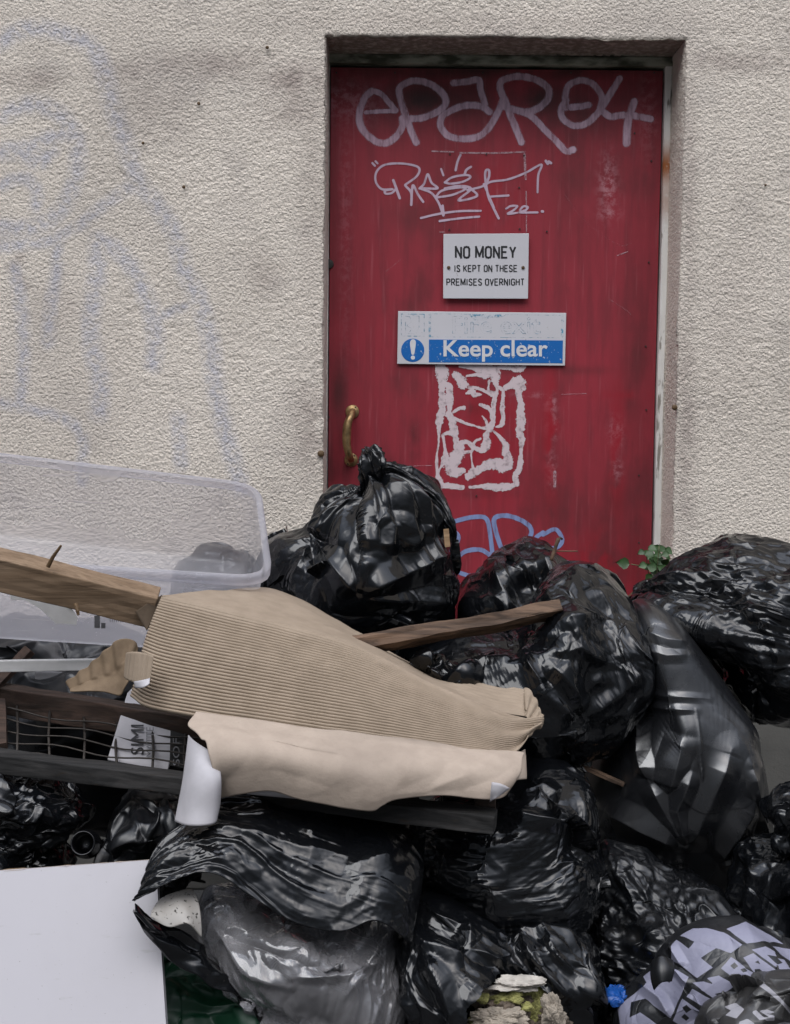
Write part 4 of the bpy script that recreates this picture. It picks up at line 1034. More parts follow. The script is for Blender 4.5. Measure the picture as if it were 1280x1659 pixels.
BR = bag('split black bag spilling rubble at the bottom of the heap',
    [(632, 1560), (642, 1490), (670, 1452), (740, 1462), (830, 1500), (900, 1500), (950, 1548), (984, 1618), (992, 1700), (950, 1780), (760, 1800), (650, 1760), (628, 1660)], -1.08, .16, 61, mat='bag_-48', cr=.010, ctr=(800, 1620), cutfn=rubble_hole,
    streaks=[(-48, .010, .015, 11, (890, 1560, 110)), (-50, .008, .014, 9, (700, 1600, 90))],
    creases=[([(640, 1480), (690, 1530), (770, 1560)], .014, 22), ([(690, 1545), (720, 1600), (745, 1650)], .016, 20), ([(750, 1490), (760, 1540), (830, 1565)], .014, 22), ([(830, 1510), (870, 1560), (950, 1640)], .012, 20), ([(660, 1600), (690, 1650)], .014, 20)])
bag('grey dusty black bag with long parallel folds, beside the rubble bag',
    [(925, 1520), (955, 1430), (975, 1368), (1010, 1370), (1060, 1395), (1130, 1432), (1182, 1470), (1195, 1540), (1150, 1610), (1060, 1640), (970, 1640), (925, 1590)], -.90, .2, 71, mat='bag_dusty', cr=.008, ctr=(1055, 1510),
    streaks=[(-6, .011, .016, 12, (1010, 1560, 100)), (-55, .008, .014, 10, (1050, 1430, 90)), (-75, .008, .014, 9, (1130, 1470, 60))])
bag('black bag at the left edge, glinting just under the wire frame', [(-60, 1265), (0, 1250), (70, 1258), (122, 1282), (142, 1312), (105, 1335), (30, 1352), (-60, 1370), (-100, 1310)], -.98, .13, 81, mat='bag_-20', cr=.012, lvl=6, streaks=[(-14, .006, .014, 8, None)])
bag('black bag at the left edge resting behind the white board top', [(-80, 1370), (0, 1345), (50, 1342), (90, 1362), (112, 1400), (100, 1480), (0, 1520), (-90, 1480)], -.99, .13, 91, mat='bag_-20', cr=.010, lvl=6, streaks=[(-25, .006, .016, 8, None)])
bag('dull black bag hanging in pleats left of the torn bag', [(172, 1400), (180, 1335), (205, 1300), (245, 1292), (300, 1300), (330, 1360), (320, 1440), (260, 1490), (190, 1480)], -1.0, .12, 95, mat='bag_soft', cr=.006, lvl=6, streaks=[(80, .006, .016, 8, None)])
bag('small crumpled black bag halfway down the right edge', [(1254, 1320), (1266, 1290), (1300, 1272), (1380, 1285), (1400, 1340), (1360, 1390), (1290, 1388), (1262, 1364)], -.92, .1, 101, cr=.012, lvl=6)
bag('creased black bag low at the right edge, above the printed bag', [(1200, 1490), (1210, 1440), (1240, 1398), (1300, 1375), (1420, 1400), (1440, 1540), (1330, 1600), (1240, 1560)], -.94, .15, 105, cr=.010, lvl=6, streaks=[(80, .007, .016, 8, None)])
bag('dark bag seen through the side of the clear storage tub', [(282, 935), (305, 908), (345, 892), (395, 893), (430, 925), (440, 1010), (380, 1060), (300, 1040)], -.22, .15, 111, lvl=6)
bag('filler black bag darkening the gap behind the wire frame at the left edge', [(-120, 1040), (0, 1012), (120, 1018), (230, 1040), (320, 1160), (340, 1250), (240, 1320), (60, 1320), (-120, 1280)], -.58, .2, 115, mat='bag_soft', lvl=6)  # added so the gaps behind the mesh read dark
bag('crumpled black bag end poking out beside the brown card, below the rotten plank', [(640, 1100), (665, 1072), (700, 1062), (745, 1072), (770, 1095), (760, 1130), (700, 1150), (650, 1140)], -.80, .07, 121, cr=.009, lvl=6, streaks=[(-15, .006, .012, 7, None)])

# the torn bag with clear film inside
G3 = 'clear and torn film'
def torn_disp(u, v, X):
    en = np.sin(np.pi * np.clip(u, 0, 1)) ** .6
    st = 1 - 2 * np.abs(fbm(np.stack([u.ravel() * 2.6, (v - .35 * u).ravel() * 9 + .5 * vn(np.stack([u.ravel() * 6, v.ravel() * 6, 0 * u.ravel()], 1), 3), 0 * u.ravel()], 1), 2, 7)).reshape(u.shape)
    vert = 1 - 2 * np.abs(fbm(np.stack([u.ravel() * 30 + 2 * np.sin(v.ravel() * 5), v.ravel() * 5, 0 * u.ravel()], 1), 3, 9)).reshape(u.shape)
    zone = np.clip(.5 + 2.2 * fb(X, 7, 2, 44), 0, 1)
    return .034 * en * np.sin(np.pi * np.clip(v * .8 + .15, 0, 1)) + .0075 * st * np.clip(1.7 - 2.0 * u, .2, 1) + .0011 * vert * zone * np.clip(v * 2 - .5, 0, 1) + (.006 * facets(*u.shape, 4, 5) + .0012 * facets(*u.shape, 11, 6)) * en + .0004 * facets(*u.shape, 34, 8) * zone
TB = sheet('torn_bag', [(246, 1398, -1.20), (290, 1350, -1.15), (380, 1300, -1.1), (520, 1285, -1.06), (640, 1310, -1.06), (690, 1335, -1.05)], [(219, 1464, -1.262), (275, 1436, -1.265), (345, 1424, -1.25), (400, 1452, -1.25), (470, 1496, -1.25), (550, 1512, -1.25), (602, 1492, -1.24), (640, 1512, -1.22), (664, 1534, -1.2)],
      [(246, 1398, -1.20), (236, 1428, -1.235), (219, 1464, -1.262)], [(690, 1335, -1.05), (684, 1420, -1.13), (672, 1490, -1.18), (664, 1534, -1.2)], 230, 130, 'bag_-20', torn_disp, .0015,
      label='torn black bag stretched open over clear film, between the white board and rubble bag', cat='rubbish bag', group='black rubbish bags in the heap')
def lip_disp(u, v, X): return .010 * np.sin(np.pi * v) + .006 * facets(*u.shape, 4, 15) + .004 * fb(X, 25, 3, 5)
sheet('torn_lip', [(219, 1464, -1.262), (250, 1490, -1.25), (300, 1512, -1.225), (350, 1560, -1.2), (430, 1625, -1.2), (520, 1690, -1.2)], [(216, 1476, -1.262), (238, 1515, -1.26), (285, 1560, -1.255), (360, 1605, -1.235), (430, 1660, -1.18), (500, 1740, -1.18)],
      [(219, 1464, -1.262), (216, 1476, -1.262)], [(520, 1690, -1.2), (500, 1740, -1.18)], 90, 24, 'bag', lip_disp, .0015, parent=TB)
bag('clear plastic bag sagging out of the torn black bag', [(318, 1520), (330, 1450), (380, 1440), (470, 1470), (560, 1480), (610, 1475), (640, 1520), (652, 1590), (648, 1680), (600, 1760), (520, 1740), (440, 1660), (370, 1590)], -1.13, .13, 131, mat='clear', auto=20, aamp=.007, ctr=(500, 1580), cr=.007, fine=.5, name='clear_bag', cat='plastic bag', group=None, fac=((1, .008), (2, .004), (3, .0015)), excess=(.03, .008, 0),
    streaks=[(-55, .005, .014, 9, (420, 1590, 90)), (75, .005, .014, 9, (600, 1580, 90))], creases=[([(330, 1490), (400, 1570), (470, 1600)], .012, 16), ([(470, 1585), (560, 1580), (620, 1545)], .012, 16), ([(560, 1610), (600, 1540), (625, 1500)], .012, 16), ([(430, 1600), (480, 1640), (540, 1680)], .012, 16)])
bag('dark contents bundle inside the clear bag', [(360, 1560), (400, 1510), (480, 1500), (560, 1510), (620, 1540), (628, 1640), (590, 1730), (500, 1720), (420, 1640)], -1.08, .10, 135, mat='bag_soft', lvl=6, cr=.01, name='dark_bundle', cat='bundle', group=None)
sheet('curled_card', [(244, 1478, -1.25), (262, 1456, -1.23), (290, 1444, -1.21), (312, 1440, -1.2)], [(250, 1490, -1.255), (275, 1502, -1.262), (305, 1497, -1.265), (326, 1518, -1.25)], [(244, 1478, -1.25), (245, 1486, -1.252), (250, 1490, -1.255)], [(312, 1440, -1.2), (322, 1470, -1.235), (326, 1518, -1.25)], 40, 24, 'dirtycard', lambda u, v, X: .003 * np.sin(np.pi * v) + .002 * fb(X, 20, 2, 3), .002,
      label='curl of dirty white card sticking out of the torn bag', cat='card')
bag('dark green sack at the bottom beside the white board', [(215, 1640), (255, 1565), (320, 1560), (400, 1590), (470, 1640), (540, 1730), (480, 1820), (280, 1820), (215, 1740)], -1.09, .11, 141, mat='green', cr=.004, auto=8, aamp=.008, lvl=6, name='green_sack', cat='sack', group=None, fine=.3,
    creases=[([(270, 1615), (340, 1630), (430, 1630)], .016, 22), ([(290, 1650), (350, 1645), (420, 1665)], .012, 18)])

# printed bin bag: the letters are traced on the film
z5 = lambda q: sc(q, 4.0, 960, 1420)
LET = [z5(q) for q in ([(570, 385), (650, 335), (740, 335), (850, 360), (970, 440), (900, 492), (800, 460), (700, 525), (782, 592), (680, 656), (600, 595), (512, 535), (508, 450), (545, 408), (626, 465), (662, 420)], [(868, 340), (990, 295), (1100, 350), (1240, 435), (1110, 420), (1000, 435)],
    [(832, 598), (900, 520), (985, 585), (990, 595), (1060, 632), (955, 690), (900, 650)], [(975, 525), (1040, 498), (1190, 605), (1120, 632), (1085, 600), (1050, 600), (1055, 630), (1030, 600), (1010, 570)], [(1030, 475), (1120, 455), (1180, 490), (1195, 520), (1130, 510), (1200, 570), (1230, 560), (1200, 530), (1240, 540), (1280, 600), (1280, 640), (1210, 600)], [(1165, 452), (1300, 470), (1300, 560), (1220, 510)],
    [(610, 780), (650, 730), (802, 812), (750, 862)], [(650, 690), (720, 680), (790, 700), (740, 660), (820, 640), (922, 708), (830, 772), (700, 735), (790, 760), (860, 745), (800, 800)],
    [(520, 935), (580, 790), (722, 890), (655, 960), (560, 960)], [(160, 850), (240, 785), (290, 745), (350, 690), (330, 650), (400, 600), (520, 590), (625, 650), (600, 700), (505, 920), (340, 790), (250, 815), (240, 915), (310, 880), (420, 960), (300, 1000), (180, 960)])]
HOL = [z5(q) for q in ([(890, 580), (918, 556), (942, 580), (915, 602)], [(955, 600), (985, 592), (1005, 612), (975, 622)], [(585, 850), (612, 832), (640, 860), (610, 885)], [(572, 910), (598, 890), (625, 915), (605, 935)], [(1050, 555), (1075, 545), (1090, 570)], [(400, 590), (440, 520), (505, 525), (515, 610), (500, 690), (440, 660), (410, 720)])]
def bag_print(L, H):
    def f(T, p):
        m = np.full(len(p), -3.0); q = p + 1.2 * np.stack([vn(T * 60, 1), vn(T * 60 + 5, 2)], 1)
        for l in L: m = np.maximum(m, poly_sdf(q, l) / 6)
        for l in H: m = np.minimum(m, -poly_sdf(q, l) / 6)
        return {'m': np.where(T[:, 1] < -1.1, m, -1)}
    return f
PB = bag('black carrier sack printed BIN BAGS in large lilac grey capitals', [(996, 1650), (1010, 1612), (1050, 1575), (1080, 1528), (1120, 1502), (1190, 1486), (1215, 1492), (1280, 1528), (1400, 1590), (1430, 1720), (1260, 1800), (1080, 1790), (1005, 1720)], -1.13, .10, 151, mat='printbag', lvl=8, iters=(30, 16, 3), cr=.004, auto=6, aamp=.005, ctr=(1190, 1640), name='printed_bag', cat='bin bag', group=None, lump=.012,
    attrs=bag_print(LET, HOL), fac=((2, .003), (3, .002)), fine=.4, excess=(.02, .006, 0), creases=[([(1062, 1560), (1100, 1575), (1120, 1600)], .010, 12), ([(1030, 1590), (1070, 1620), (1090, 1650)], .012, 14), ([(1085, 1530), (1110, 1570)], .010, 12)])
sheet('handle', [(1056, 1556, -1.215), (1072, 1548, -1.22), (1090, 1556, -1.215)], [(1060, 1604, -1.235), (1072, 1592, -1.245), (1088, 1590, -1.24)], [(1056, 1556, -1.215), (1060, 1604, -1.235)], [(1090, 1556, -1.215), (1088, 1590, -1.24)], 14, 18, 'bag_soft', lambda u, v, X: .005 * np.sin(np.pi * v), .002, parent=PB)
IS = [z5(q) for q in ([(1030, 880), (1060, 868), (1120, 925), (1085, 935)], [(1075, 870), (1130, 862), (1180, 880), (1150, 890), (1110, 882), (1180, 905), (1180, 935), (1130, 938), (1100, 915), (1150, 915)], [(950, 940), (1000, 920), (1060, 960), (940, 975)], [(1180, 965), (1230, 945), (1290, 950), (1290, 985)], [(1080, 710), (1150, 760), (1230, 830), (1290, 900), (1290, 860), (1200, 770), (1110, 690)], [(850, 840), (930, 820), (980, 860), (930, 920), (860, 900), (900, 870)])]
bag('smoky grey bag printed with pale letters, lying over the printed bin bag in the corner', [(1140, 1655), (1160, 1622), (1200, 1592), (1240, 1580), (1300, 1572), (1400, 1610), (1420, 1720), (1300, 1790), (1180, 1760)], -1.24, .07, 161, mat='printbag2', cr=.008, auto=8, aamp=.004, lvl=6, name='printed_bag', cat='bin bag', group=None, attrs=bag_print(IS, []))
bag('scrap of bright blue plastic between the rubble bag and printed bag', [(978, 1610), (988, 1603), (1005, 1605), (1020, 1604), (1026, 1614), (1005, 1622), (984, 1620)], -1.12, .03, 171, mat='bluebag', cr=.001, auto=5, aamp=.004, lump=.006, lvl=5, name='blue_plastic', cat='plastic scrap', group=None, iters=(20, 20, 10), fac=((2, .002),))

# rubble in the split bag
rng = np.random.default_rng(4)
def chunk(px, py, Y, r, mat, seed, label, name='rubble_piece', squash=(1, .8, .7)):
    V, F, _, _ = ico(5 if r > .015 else 3); c = P(px, py, Y)
    g = 1 + .6 * crumple(V * .6 + seed, seed, 4, 1.1) + .30 * fbm(V * 3, 4, seed, .65)
    return tag(obj(name, c + V * g[:, None] * np.array(squash) * r, F, MAT[mat], smooth_=False), label, 'rubble', 'rubble in the split bag')
for k, (px, py, r, mt, sq, lb) in enumerate(((790, 1612, .034, 'stone', (1.3, .6, .5), 'flat pale plaster flake at the top left of the split'), (838, 1594, .036, 'plaster', (1.3, .6, .32), 'broad white plaster slab along the upper lip of the split'), (812, 1650, .036, 'stone', (1.5, .7, .5), 'tan stone with a crusted edge in the middle of the split'),
        (866, 1644, .044, 'mossystone', (1, .7, 1.0), 'mossy yellow green lump at the right of the split'), (778, 1658, .026, 'darkstone', (1, .7, .9), 'dark damp stone at the left corner of the split'), (895, 1640, .026, 'stone', (.8, .7, 1.2), 'upright tan shard against the right lip of the split'), (845, 1625, .03, 'darkstone', (1.4, .6, .6), 'dark stone under the white plaster slab'),
        (905, 1662, .026, 'darkstone', (.9, .7, 1), 'brown stone at the far right of the split'), (770, 1690, .034, 'mossystone', (1.3, .8, .6), 'yellowish crumb heap low at the left of the split'), (835, 1690, .04, 'stone', (1.5, .8, .6), 'pale stone at the very bottom of the split'), (802, 1628, .022, 'darkstone', (1, .7, .7), 'small dark stone below the pale plaster flake'))):
    chunk(px, py, -1.175 - .02 * (k % 3), r * .8, mt, 200 + k, lb, squash=sq)

for k in range(26):
    px, py = rng.uniform(768, 908), rng.uniform(1608, 1672)
    mt = ('stone', 'mossystone', 'darkstone', 'mossystone')[k % 4]
    chunk(px, py, -1.19 - rng.uniform(0, .02), rng.uniform(.006, .014), mt, 300 + k, 'small crumb of ' + {'stone': 'tan plaster', 'mossystone': 'yellow green mossy grit', 'darkstone': 'dark damp grit'}[mt] + ' in the split bag', squash=(1.2, .8, .8))

# ================================================================ timber, card, board
def bar_thing(name, p, q, wd, dp, mat, label, cat, up=(0, 0, 1), seg=30, rough=.003, seed=1, end=1.0, group=None):
    b = MB(); b.bar(P(*p), P(*q), wd, dp, up, seg, rough, seed, end); o = b.build(name, MAT[mat]); bevel(o, .0015); return tag(o, label, cat, group)
bm_ = empty('timber_beam', P(100, 960, -.98), 'brown square timber beam with bent nails lying across the clear tub', 'beam')
b = MB(); b.bar(P(-120, 893, -1.0), P(252, 985, -.95), .056, .05, (0, -.25, 1), 60, .003, 3); bb = b.build('beam', MAT['timber'], bm_); bevel(bb, .002)
for pts, nm in (([(78, 918, -1.0), (86, 902, -1.005), (99, 884, -1.01)], 'nail'), ([(122, 978, -1.03), (126, 990, -1.035), (127, 997, -1.035)], 'nail')):
    b = MB(); p3 = PN([q[:2] for q in pts], [q[2] for q in pts]); b.tube(p3, (.0036, .003, .002), 8); b.build(nm, MAT['rust'], bm_)
bar_thing('rotten_plank', (560, 1050, -.86), (906, 988, -.80), .026, .05, 'rotten', 'split rotten dark plank lying across the middle bags', 'plank', (0, .55, 1), 70, .007, 7, .85)
bar_thing('wood_lath', (930, 1236, -.76), (1012, 1270, -.79), .006, .014, 'rotten', 'thin raw wood lath wedged between the middle bags', 'lath', seed=8)
bar_thing('wood_lath', (-30, 1135, -.86), (48, 1052, -.82), .022, .01, 'redwood', 'short brown lath crossing under the tub at the left edge', 'lath', (1, 0, .6), seed=9)
bar_thing('white_strip', (-80, 1080, -.93), (176, 1076, -.90), .019, .012, 'whitestrip', 'narrow white painted strip above the wire frame', 'strip', seed=10, rough=.001)
bar_thing('slate_piece', (60, 1098, -.70), (165, 1100, -.70), .03, .03, 'greyprint', 'dull grey slab under the white strip', 'slab', seed=12, rough=.002)
b = MB(); b.tube(smooth(PN([(893, 908), (899, 890), (905, 872)], -.5), 4), .004, 7); b.tube(PN([(899, 893), (918, 893), (936, 893)], -.5), .0013, 5); b.tube(PN([(903, 880), (908, 870), (911, 874)], -.5), .003, 6)
tag(b.build('twig', MAT['rotten'], smooth_=True), 'broken dark twig standing up behind the sheen bag', 'twig')
b = MB(); b.bar(P(722, 857, -.60), P(725, 886, -.60), .010, .004, (1, 0, 0), 8, .002, 4); tag(b.build('wood_chip', MAT['lath']), 'pale wood chip stuck on the knotted bag', 'wood chip')
# wire panel
wf = empty('wire_frame_panel', P(400, 1300, -1.05), 'dark wooden frame with rusty wire mesh lying under the card sheets', 'frame')
tl, tr_, bl, br = P(-160, 1104, -.80), P(800, 1262, -1.00), P(-160, 1213, -.98), P(803, 1332, -1.17)
b = MB(); b.bar(tl, tr_, .047, .034, (0, 0, 1), 90, .004, 21); o = b.build('rail', MAT['redwood'], wf); bevel(o, .002)
b = MB(); b.bar(bl, br, .029, .04, (0, 0, 1), 90, .003, 22); o = b.build('rail', MAT['darkwood'], wf); bevel(o, .002)
up_ = tl - bl
for f, nm, mt, wd in ((.172, 'stile', 'redwood', .035), (.985, 'stile', 'redwood', .03)):
    a0 = tl + (tr_ - tl) * f; a1 = bl + (br - bl) * f
    b = MB(); b.bar(a0 + (a1 - a0) * .17, a1 - (a1 - a0) * .12, wd, .03, (1, 0, 0), 10, .003, 23); b.build(nm, MAT[mt], wf)
b = MB()
for k in range(1, 6):
    f = k / 6; n_ = 40; b.tube([tl + (bl - tl) * f + ((tr_ + (br - tr_) * f) - (tl + (bl - tl) * f)) * i / n_ + np.array((0, -.006, .004 * math.sin(i * .9 + k))) for i in range(n_ + 1)], .0015, 6)
for k in range(17):
    f = (k + .55) / 17; p0 = tl + (tr_ - tl) * f; p1 = bl + (br - bl) * f; b.tube([p0 + (0, .003, 0), (p0 + p1) / 2 + (.004 * math.sin(k * 3), .002, 0), p1 + (0, .003, 0)], .0022, 6)
b.build('wire_mesh', MAT['wire'], wf, True)
# box behind the mesh
bx = empty('white_box', P(230, 1240, -.80), 'white printed carton lettered SIMI and MATTE behind the wire mesh', 'box')
def prism(name, quad, Y, t, mat, parent): return plate(name, quad, Y, t, mat, parent, .002)
prism('carton', [(206, 1122), (296, 1142), (272, 1248), (173, 1232)], (-.845, -.85, -1.0, -.995), .05, 'whitecard', bx)
prism('side_panel', [(276, 1160), (318, 1170), (302, 1246), (274, 1240)], (-.88, -.885, -1.0, -.995), .045, 'darkwood', bx)
text('lettering', 'SIMI', (212, 1174, 233, 1222), ((1120, -.8465), (1240, -1.0005)), 'ink', bx, 0, 0, 1)
text('lettering', 'MATTE', (237, 1178, 249, 1226), ((1120, -.8465), (1240, -1.0005)), 'greyprint', bx, 0, 0, 1)
text('lettering', 'SOF', (280, 1196, 291, 1240), ((1160, -.8845), (1240, -1.0005)), 'greyprint', bx, 0, 0, 1)

# corrugated card: real flutes along its length
CT = [(262, 966, -.97), (350, 986, -.98), (560, 1042, -1.0), (700, 1108, -1.01), (800, 1150, -1.01), (868, 1168, -.99)]
CB = [(210, 1128, -1.04), (240, 1146, -1.07), (330, 1163, -1.10), (460, 1182, -1.13), (600, 1200, -1.14), (760, 1215, -1.13), (828, 1222, -1.10), (862, 1186, -1.04)]
def flutes(nf):
    def f(u, v, X):
        ph = v * nf + .04 * np.sin(u * 9)
        prof = np.abs(np.sin(np.pi * ph)) ** .26; w0 = np.clip(v * 8, 0, 1)
        big = .006 * np.sin(np.pi * v) * (1 - .4 * u) + w0 * (.006 * fb(X, 5, 2, 3) + .0012 * fb(X, 40, 3, 4))
        squash = .008 * np.clip(u - .82, 0, 1) / .18 * np.sin(v * 17 + 3 * u)
        return w0 * .0095 * (prof - .88) * (1 - .4 * np.clip(u - .6, 0, 1)) + big + squash * w0
    return f
cs = sheet('corrugated_card', CT, CB, [(262, 966, -.97), (240, 1030, -1.01), (226, 1085, -1.03), (210, 1128, -1.04)], [(868, 1168, -.99), (880, 1172, -1.01), (862, 1186, -1.04)], 150, 330, 'card', flutes(34), .0015,
    label='large folded sheet of brown corrugated card in the middle of the heap', cat='cardboard')
def flapd(u, v, X): return np.clip((1 - v) * 5, 0, 1) * (.003 * fb(X, 8, 3, 13) + .0014 * np.sin(v * 60 + 8 * u) * np.clip((u - .72) * 8, 0, 1) + .0015 * facets(*u.shape, 4, 33))
sheet('folded_flap', [(263, 965, -.972), (350, 956, -.84), (445, 955, -.72), (560, 1012, -.72), (690, 1090, -.78), (735, 1094, -.80), (800, 1104, -.84), (848, 1114, -.88)], CT[:-1] + [(858, 1162, -.975)], [(263, 965, -.972), (262, 966, -.97)], [(848, 1114, -.88), (856, 1140, -.93), (858, 1162, -.975)], 150, 40, 'card', flapd, .0015, parent=cs)
sheet('torn_end', [(848, 1116, -.88), (862, 1128, -.90), (872, 1146, -.93), (879, 1164, -.97)], [(850, 1150, -.96), (852, 1170, -1.0), (856, 1188, -1.03), (866, 1182, -1.03)], [(848, 1116, -.88), (850, 1150, -.96)], [(879, 1164, -.97), (866, 1182, -1.03)], 24, 30, 'card', lambda u, v, X: .005 * np.abs(np.sin(u * 11)) + .003 * fb(X, 30, 3, 8), .0015, parent=cs)
sheet('folded_corner', [(262, 964, -.97), (240, 977, -.98), (219, 991, -.98)], [(262, 968, -.97), (252, 995, -.98), (238, 1022, -1.0)], [(262, 964, -.97), (262, 968, -.97)], [(219, 991, -.98), (228, 1006, -.99), (238, 1022, -1.0)], 14, 14, 'shadecard', None, .0015, parent=cs)  # dark sheet standing in for the shaded opening of the fold
sc_ = sheet('card_scrap', [(110, 1108, -1.0), (150, 1076, -1.0), (185, 1045, -1.0), (206, 1036, -1.0), (222, 1052, -1.0)], [(116, 1124, -1.02), (160, 1122, -1.03), (196, 1128, -1.03), (208, 1110, -1.03), (222, 1078, -1.02)], [(110, 1108, -1.0), (116, 1124, -1.02)], [(222, 1052, -1.0), (222, 1078, -1.02)], 50, 30, 'darkcard', lambda u, v, X: .012 * np.abs(v - .5 - .1 * u) + .0025 * np.sin(u * 36 + 4 * v) * (v < .5) + .003 * fb(X, 30, 3, 5), .002,
      label='torn curled brown card scrap left of the corrugated sheet', cat='cardboard')
sheet('torn_strip', [(206, 1058, -1.06), (225, 1056, -1.08), (246, 1062, -1.09)], [(203, 1094, -1.06), (222, 1106, -1.09), (240, 1100, -1.1)], [(206, 1058, -1.06), (203, 1094, -1.06)], [(246, 1062, -1.09), (240, 1100, -1.1)], 40, 16, 'card', lambda u, v, X: .002 * np.abs(np.sin(u * 26)) + .006 * np.sin(u * 5), .0015, parent=sc_)
sheet('paper_tab', [(217, 1104, -1.10), (230, 1102, -1.11), (243, 1099, -1.11)], [(219, 1115, -1.10), (232, 1114, -1.12), (242, 1108, -1.12)], [(217, 1104, -1.10), (219, 1115, -1.10)], [(243, 1099, -1.11), (242, 1108, -1.12)], 8, 5, 'whitecard', None, .001, parent=sc_)
# lower beige sheet and its white side
def ragged(u, v, X): return .022 * np.sin(np.pi * np.clip(v * .85 + .1, 0, 1)) ** .8 * (1 - .25 * u) + .004 * np.abs(np.sin(3.1 * u + 2.2 * v + 1.1 * fb(X, 3, 2, 77))) + .0018 * fb(X, 7, 2, 23) + .0030 * facets(*u.shape, 3, 43) + .0006 * fb(X, 60, 3, 2)
ks = sheet('beige_card', [(318, 1162, -1.12), (400, 1172, -1.12), (520, 1188, -1.13), (640, 1203, -1.13), (760, 1218, -1.12), (846, 1228, -1.10)],
    [(357, 1290, -1.18), (390, 1284, -1.19), (440, 1280, -1.2), (480, 1292, -1.2), (530, 1302, -1.2), (560, 1308, -1.2), (603, 1313, -1.2), (622, 1304, -1.2), (650, 1294, -1.2), (720, 1290, -1.19), (798, 1299, -1.18), (822, 1282, -1.16)],
    [(318, 1162, -1.12), (306, 1192, -1.15), (330, 1215, -1.18), (352, 1232, -1.19), (357, 1290, -1.18)], [(846, 1228, -1.10), (838, 1250, -1.13), (822, 1282, -1.16)], 170, 60, 'kraft', ragged, .002,
    label='smooth beige card sheet with a ragged lower edge under the corrugated sheet', cat='cardboard', attrs=lambda u, v: {'damp': np.clip(1 - np.hypot((u - .68) * 5, (v - .0) * 6), 0, 1) + .55 * np.exp(-((u - .5) / .13) ** 2 - ((v - .45) / .5) ** 2)})
sheet('white_side', [(306, 1191, -1.152), (330, 1213, -1.183), (354, 1231, -1.197)], [(284, 1330, -1.2), (310, 1338, -1.235), (340, 1335, -1.235), (352, 1322, -1.21)], [(306, 1191, -1.152), (297, 1260, -1.19), (284, 1330, -1.2)], [(354, 1231, -1.197), (358, 1262, -1.22), (357, 1300, -1.21), (352, 1322, -1.21)], 24, 40, 'whitecard', lambda u, v, X: .006 * np.sin(np.pi * u) ** .7 + .002 * fb(X, 9, 2, 3), .002, parent=ks)
sheet('white_edge', [(410, 1280, -1.19), (440, 1276, -1.2), (478, 1286, -1.2)], [(400, 1286, -1.185), (440, 1290, -1.19), (486, 1294, -1.19)], [(410, 1280, -1.19), (400, 1286, -1.185)], [(478, 1286, -1.2), (486, 1294, -1.19)], 12, 5, 'whitecard', None, .0015, parent=ks)
sheet('white_corner', [(797, 1267, -1.20), (812, 1270, -1.205), (826, 1277, -1.2)], [(794, 1299, -1.19), (802, 1294, -1.2), (808, 1290, -1.2)], [(797, 1267, -1.20), (795, 1283, -1.2), (794, 1299, -1.19)], [(826, 1277, -1.2), (808, 1290, -1.2)], 8, 8, 'whitecard', None, .0015, parent=ks)
sheet('folded_end', [(800, 1226, -1.12), (830, 1226, -1.08), (850, 1214, -1.05)], [(814, 1276, -1.17), (832, 1262, -1.14), (852, 1262, -1.08)], [(800, 1226, -1.12), (806, 1250, -1.17), (814, 1276, -1.17)], [(850, 1214, -1.05), (852, 1262, -1.08)], 16, 16, 'kraft', lambda u, v, X: -.03 * np.sin(np.pi * u) + .004 * fb(X, 20, 2, 3), .0015, parent=ks)

# white board in the left foreground
TRc = P(252, 1392, -1.175); BRc = P(277, 1790, -1.31); TLc = P(-420, 1440, -1.185)
wv = TLc - TRc; dv = BRc - TRc; dv = dv * (TRc[2] - .004) / (TRc[2] - BRc[2])
n_ = np.cross(wv, dv); n_ /= np.linalg.norm(n_); n_ = n_ if n_[1] > 0 else -n_
wb = empty('white_board', TRc + dv, 'large white melamine board with a chipped upper edge, leaning in the left foreground', 'board')
q = [TRc, TLc, TLc + dv, TRc + dv]
t = .016; V = q + [p + n_ * t for p in q]
o = obj('panel', V, [(0, 1, 2, 3), (7, 6, 5, 4), (1, 5, 6, 2), (2, 6, 7, 3), (0, 3, 7, 4)], MAT['boardwhite'], wb, False)
ee = []
for p, r in ((TRc, TLc),):
    n2 = 160; nrm = np.cross(r - p, n_); nrm /= np.linalg.norm(nrm)
    if (nrm @ (TRc - (TLc + dv))) < 0: nrm = -nrm
    jj = .0008 + .0012 * np.clip(vn(np.stack([np.arange(n2) * .35, np.zeros(n2), np.zeros(n2)], 1), 5 + len(ee)), -.3, 1)
    b = MB(); Vv = []
    for i in range(n2):
        s = p + (r - p) * i / (n2 - 1); Vv += [s - n_ * .0002 - nrm * jj[i], s + nrm * jj[i] * .8 + n_ * .001, s + n_ * t + nrm * .0005]
    b.add(Vv, grid_faces(n2, 3)); b.build('chipped_edge', MAT['chip'], wb, False); ee.append(1)

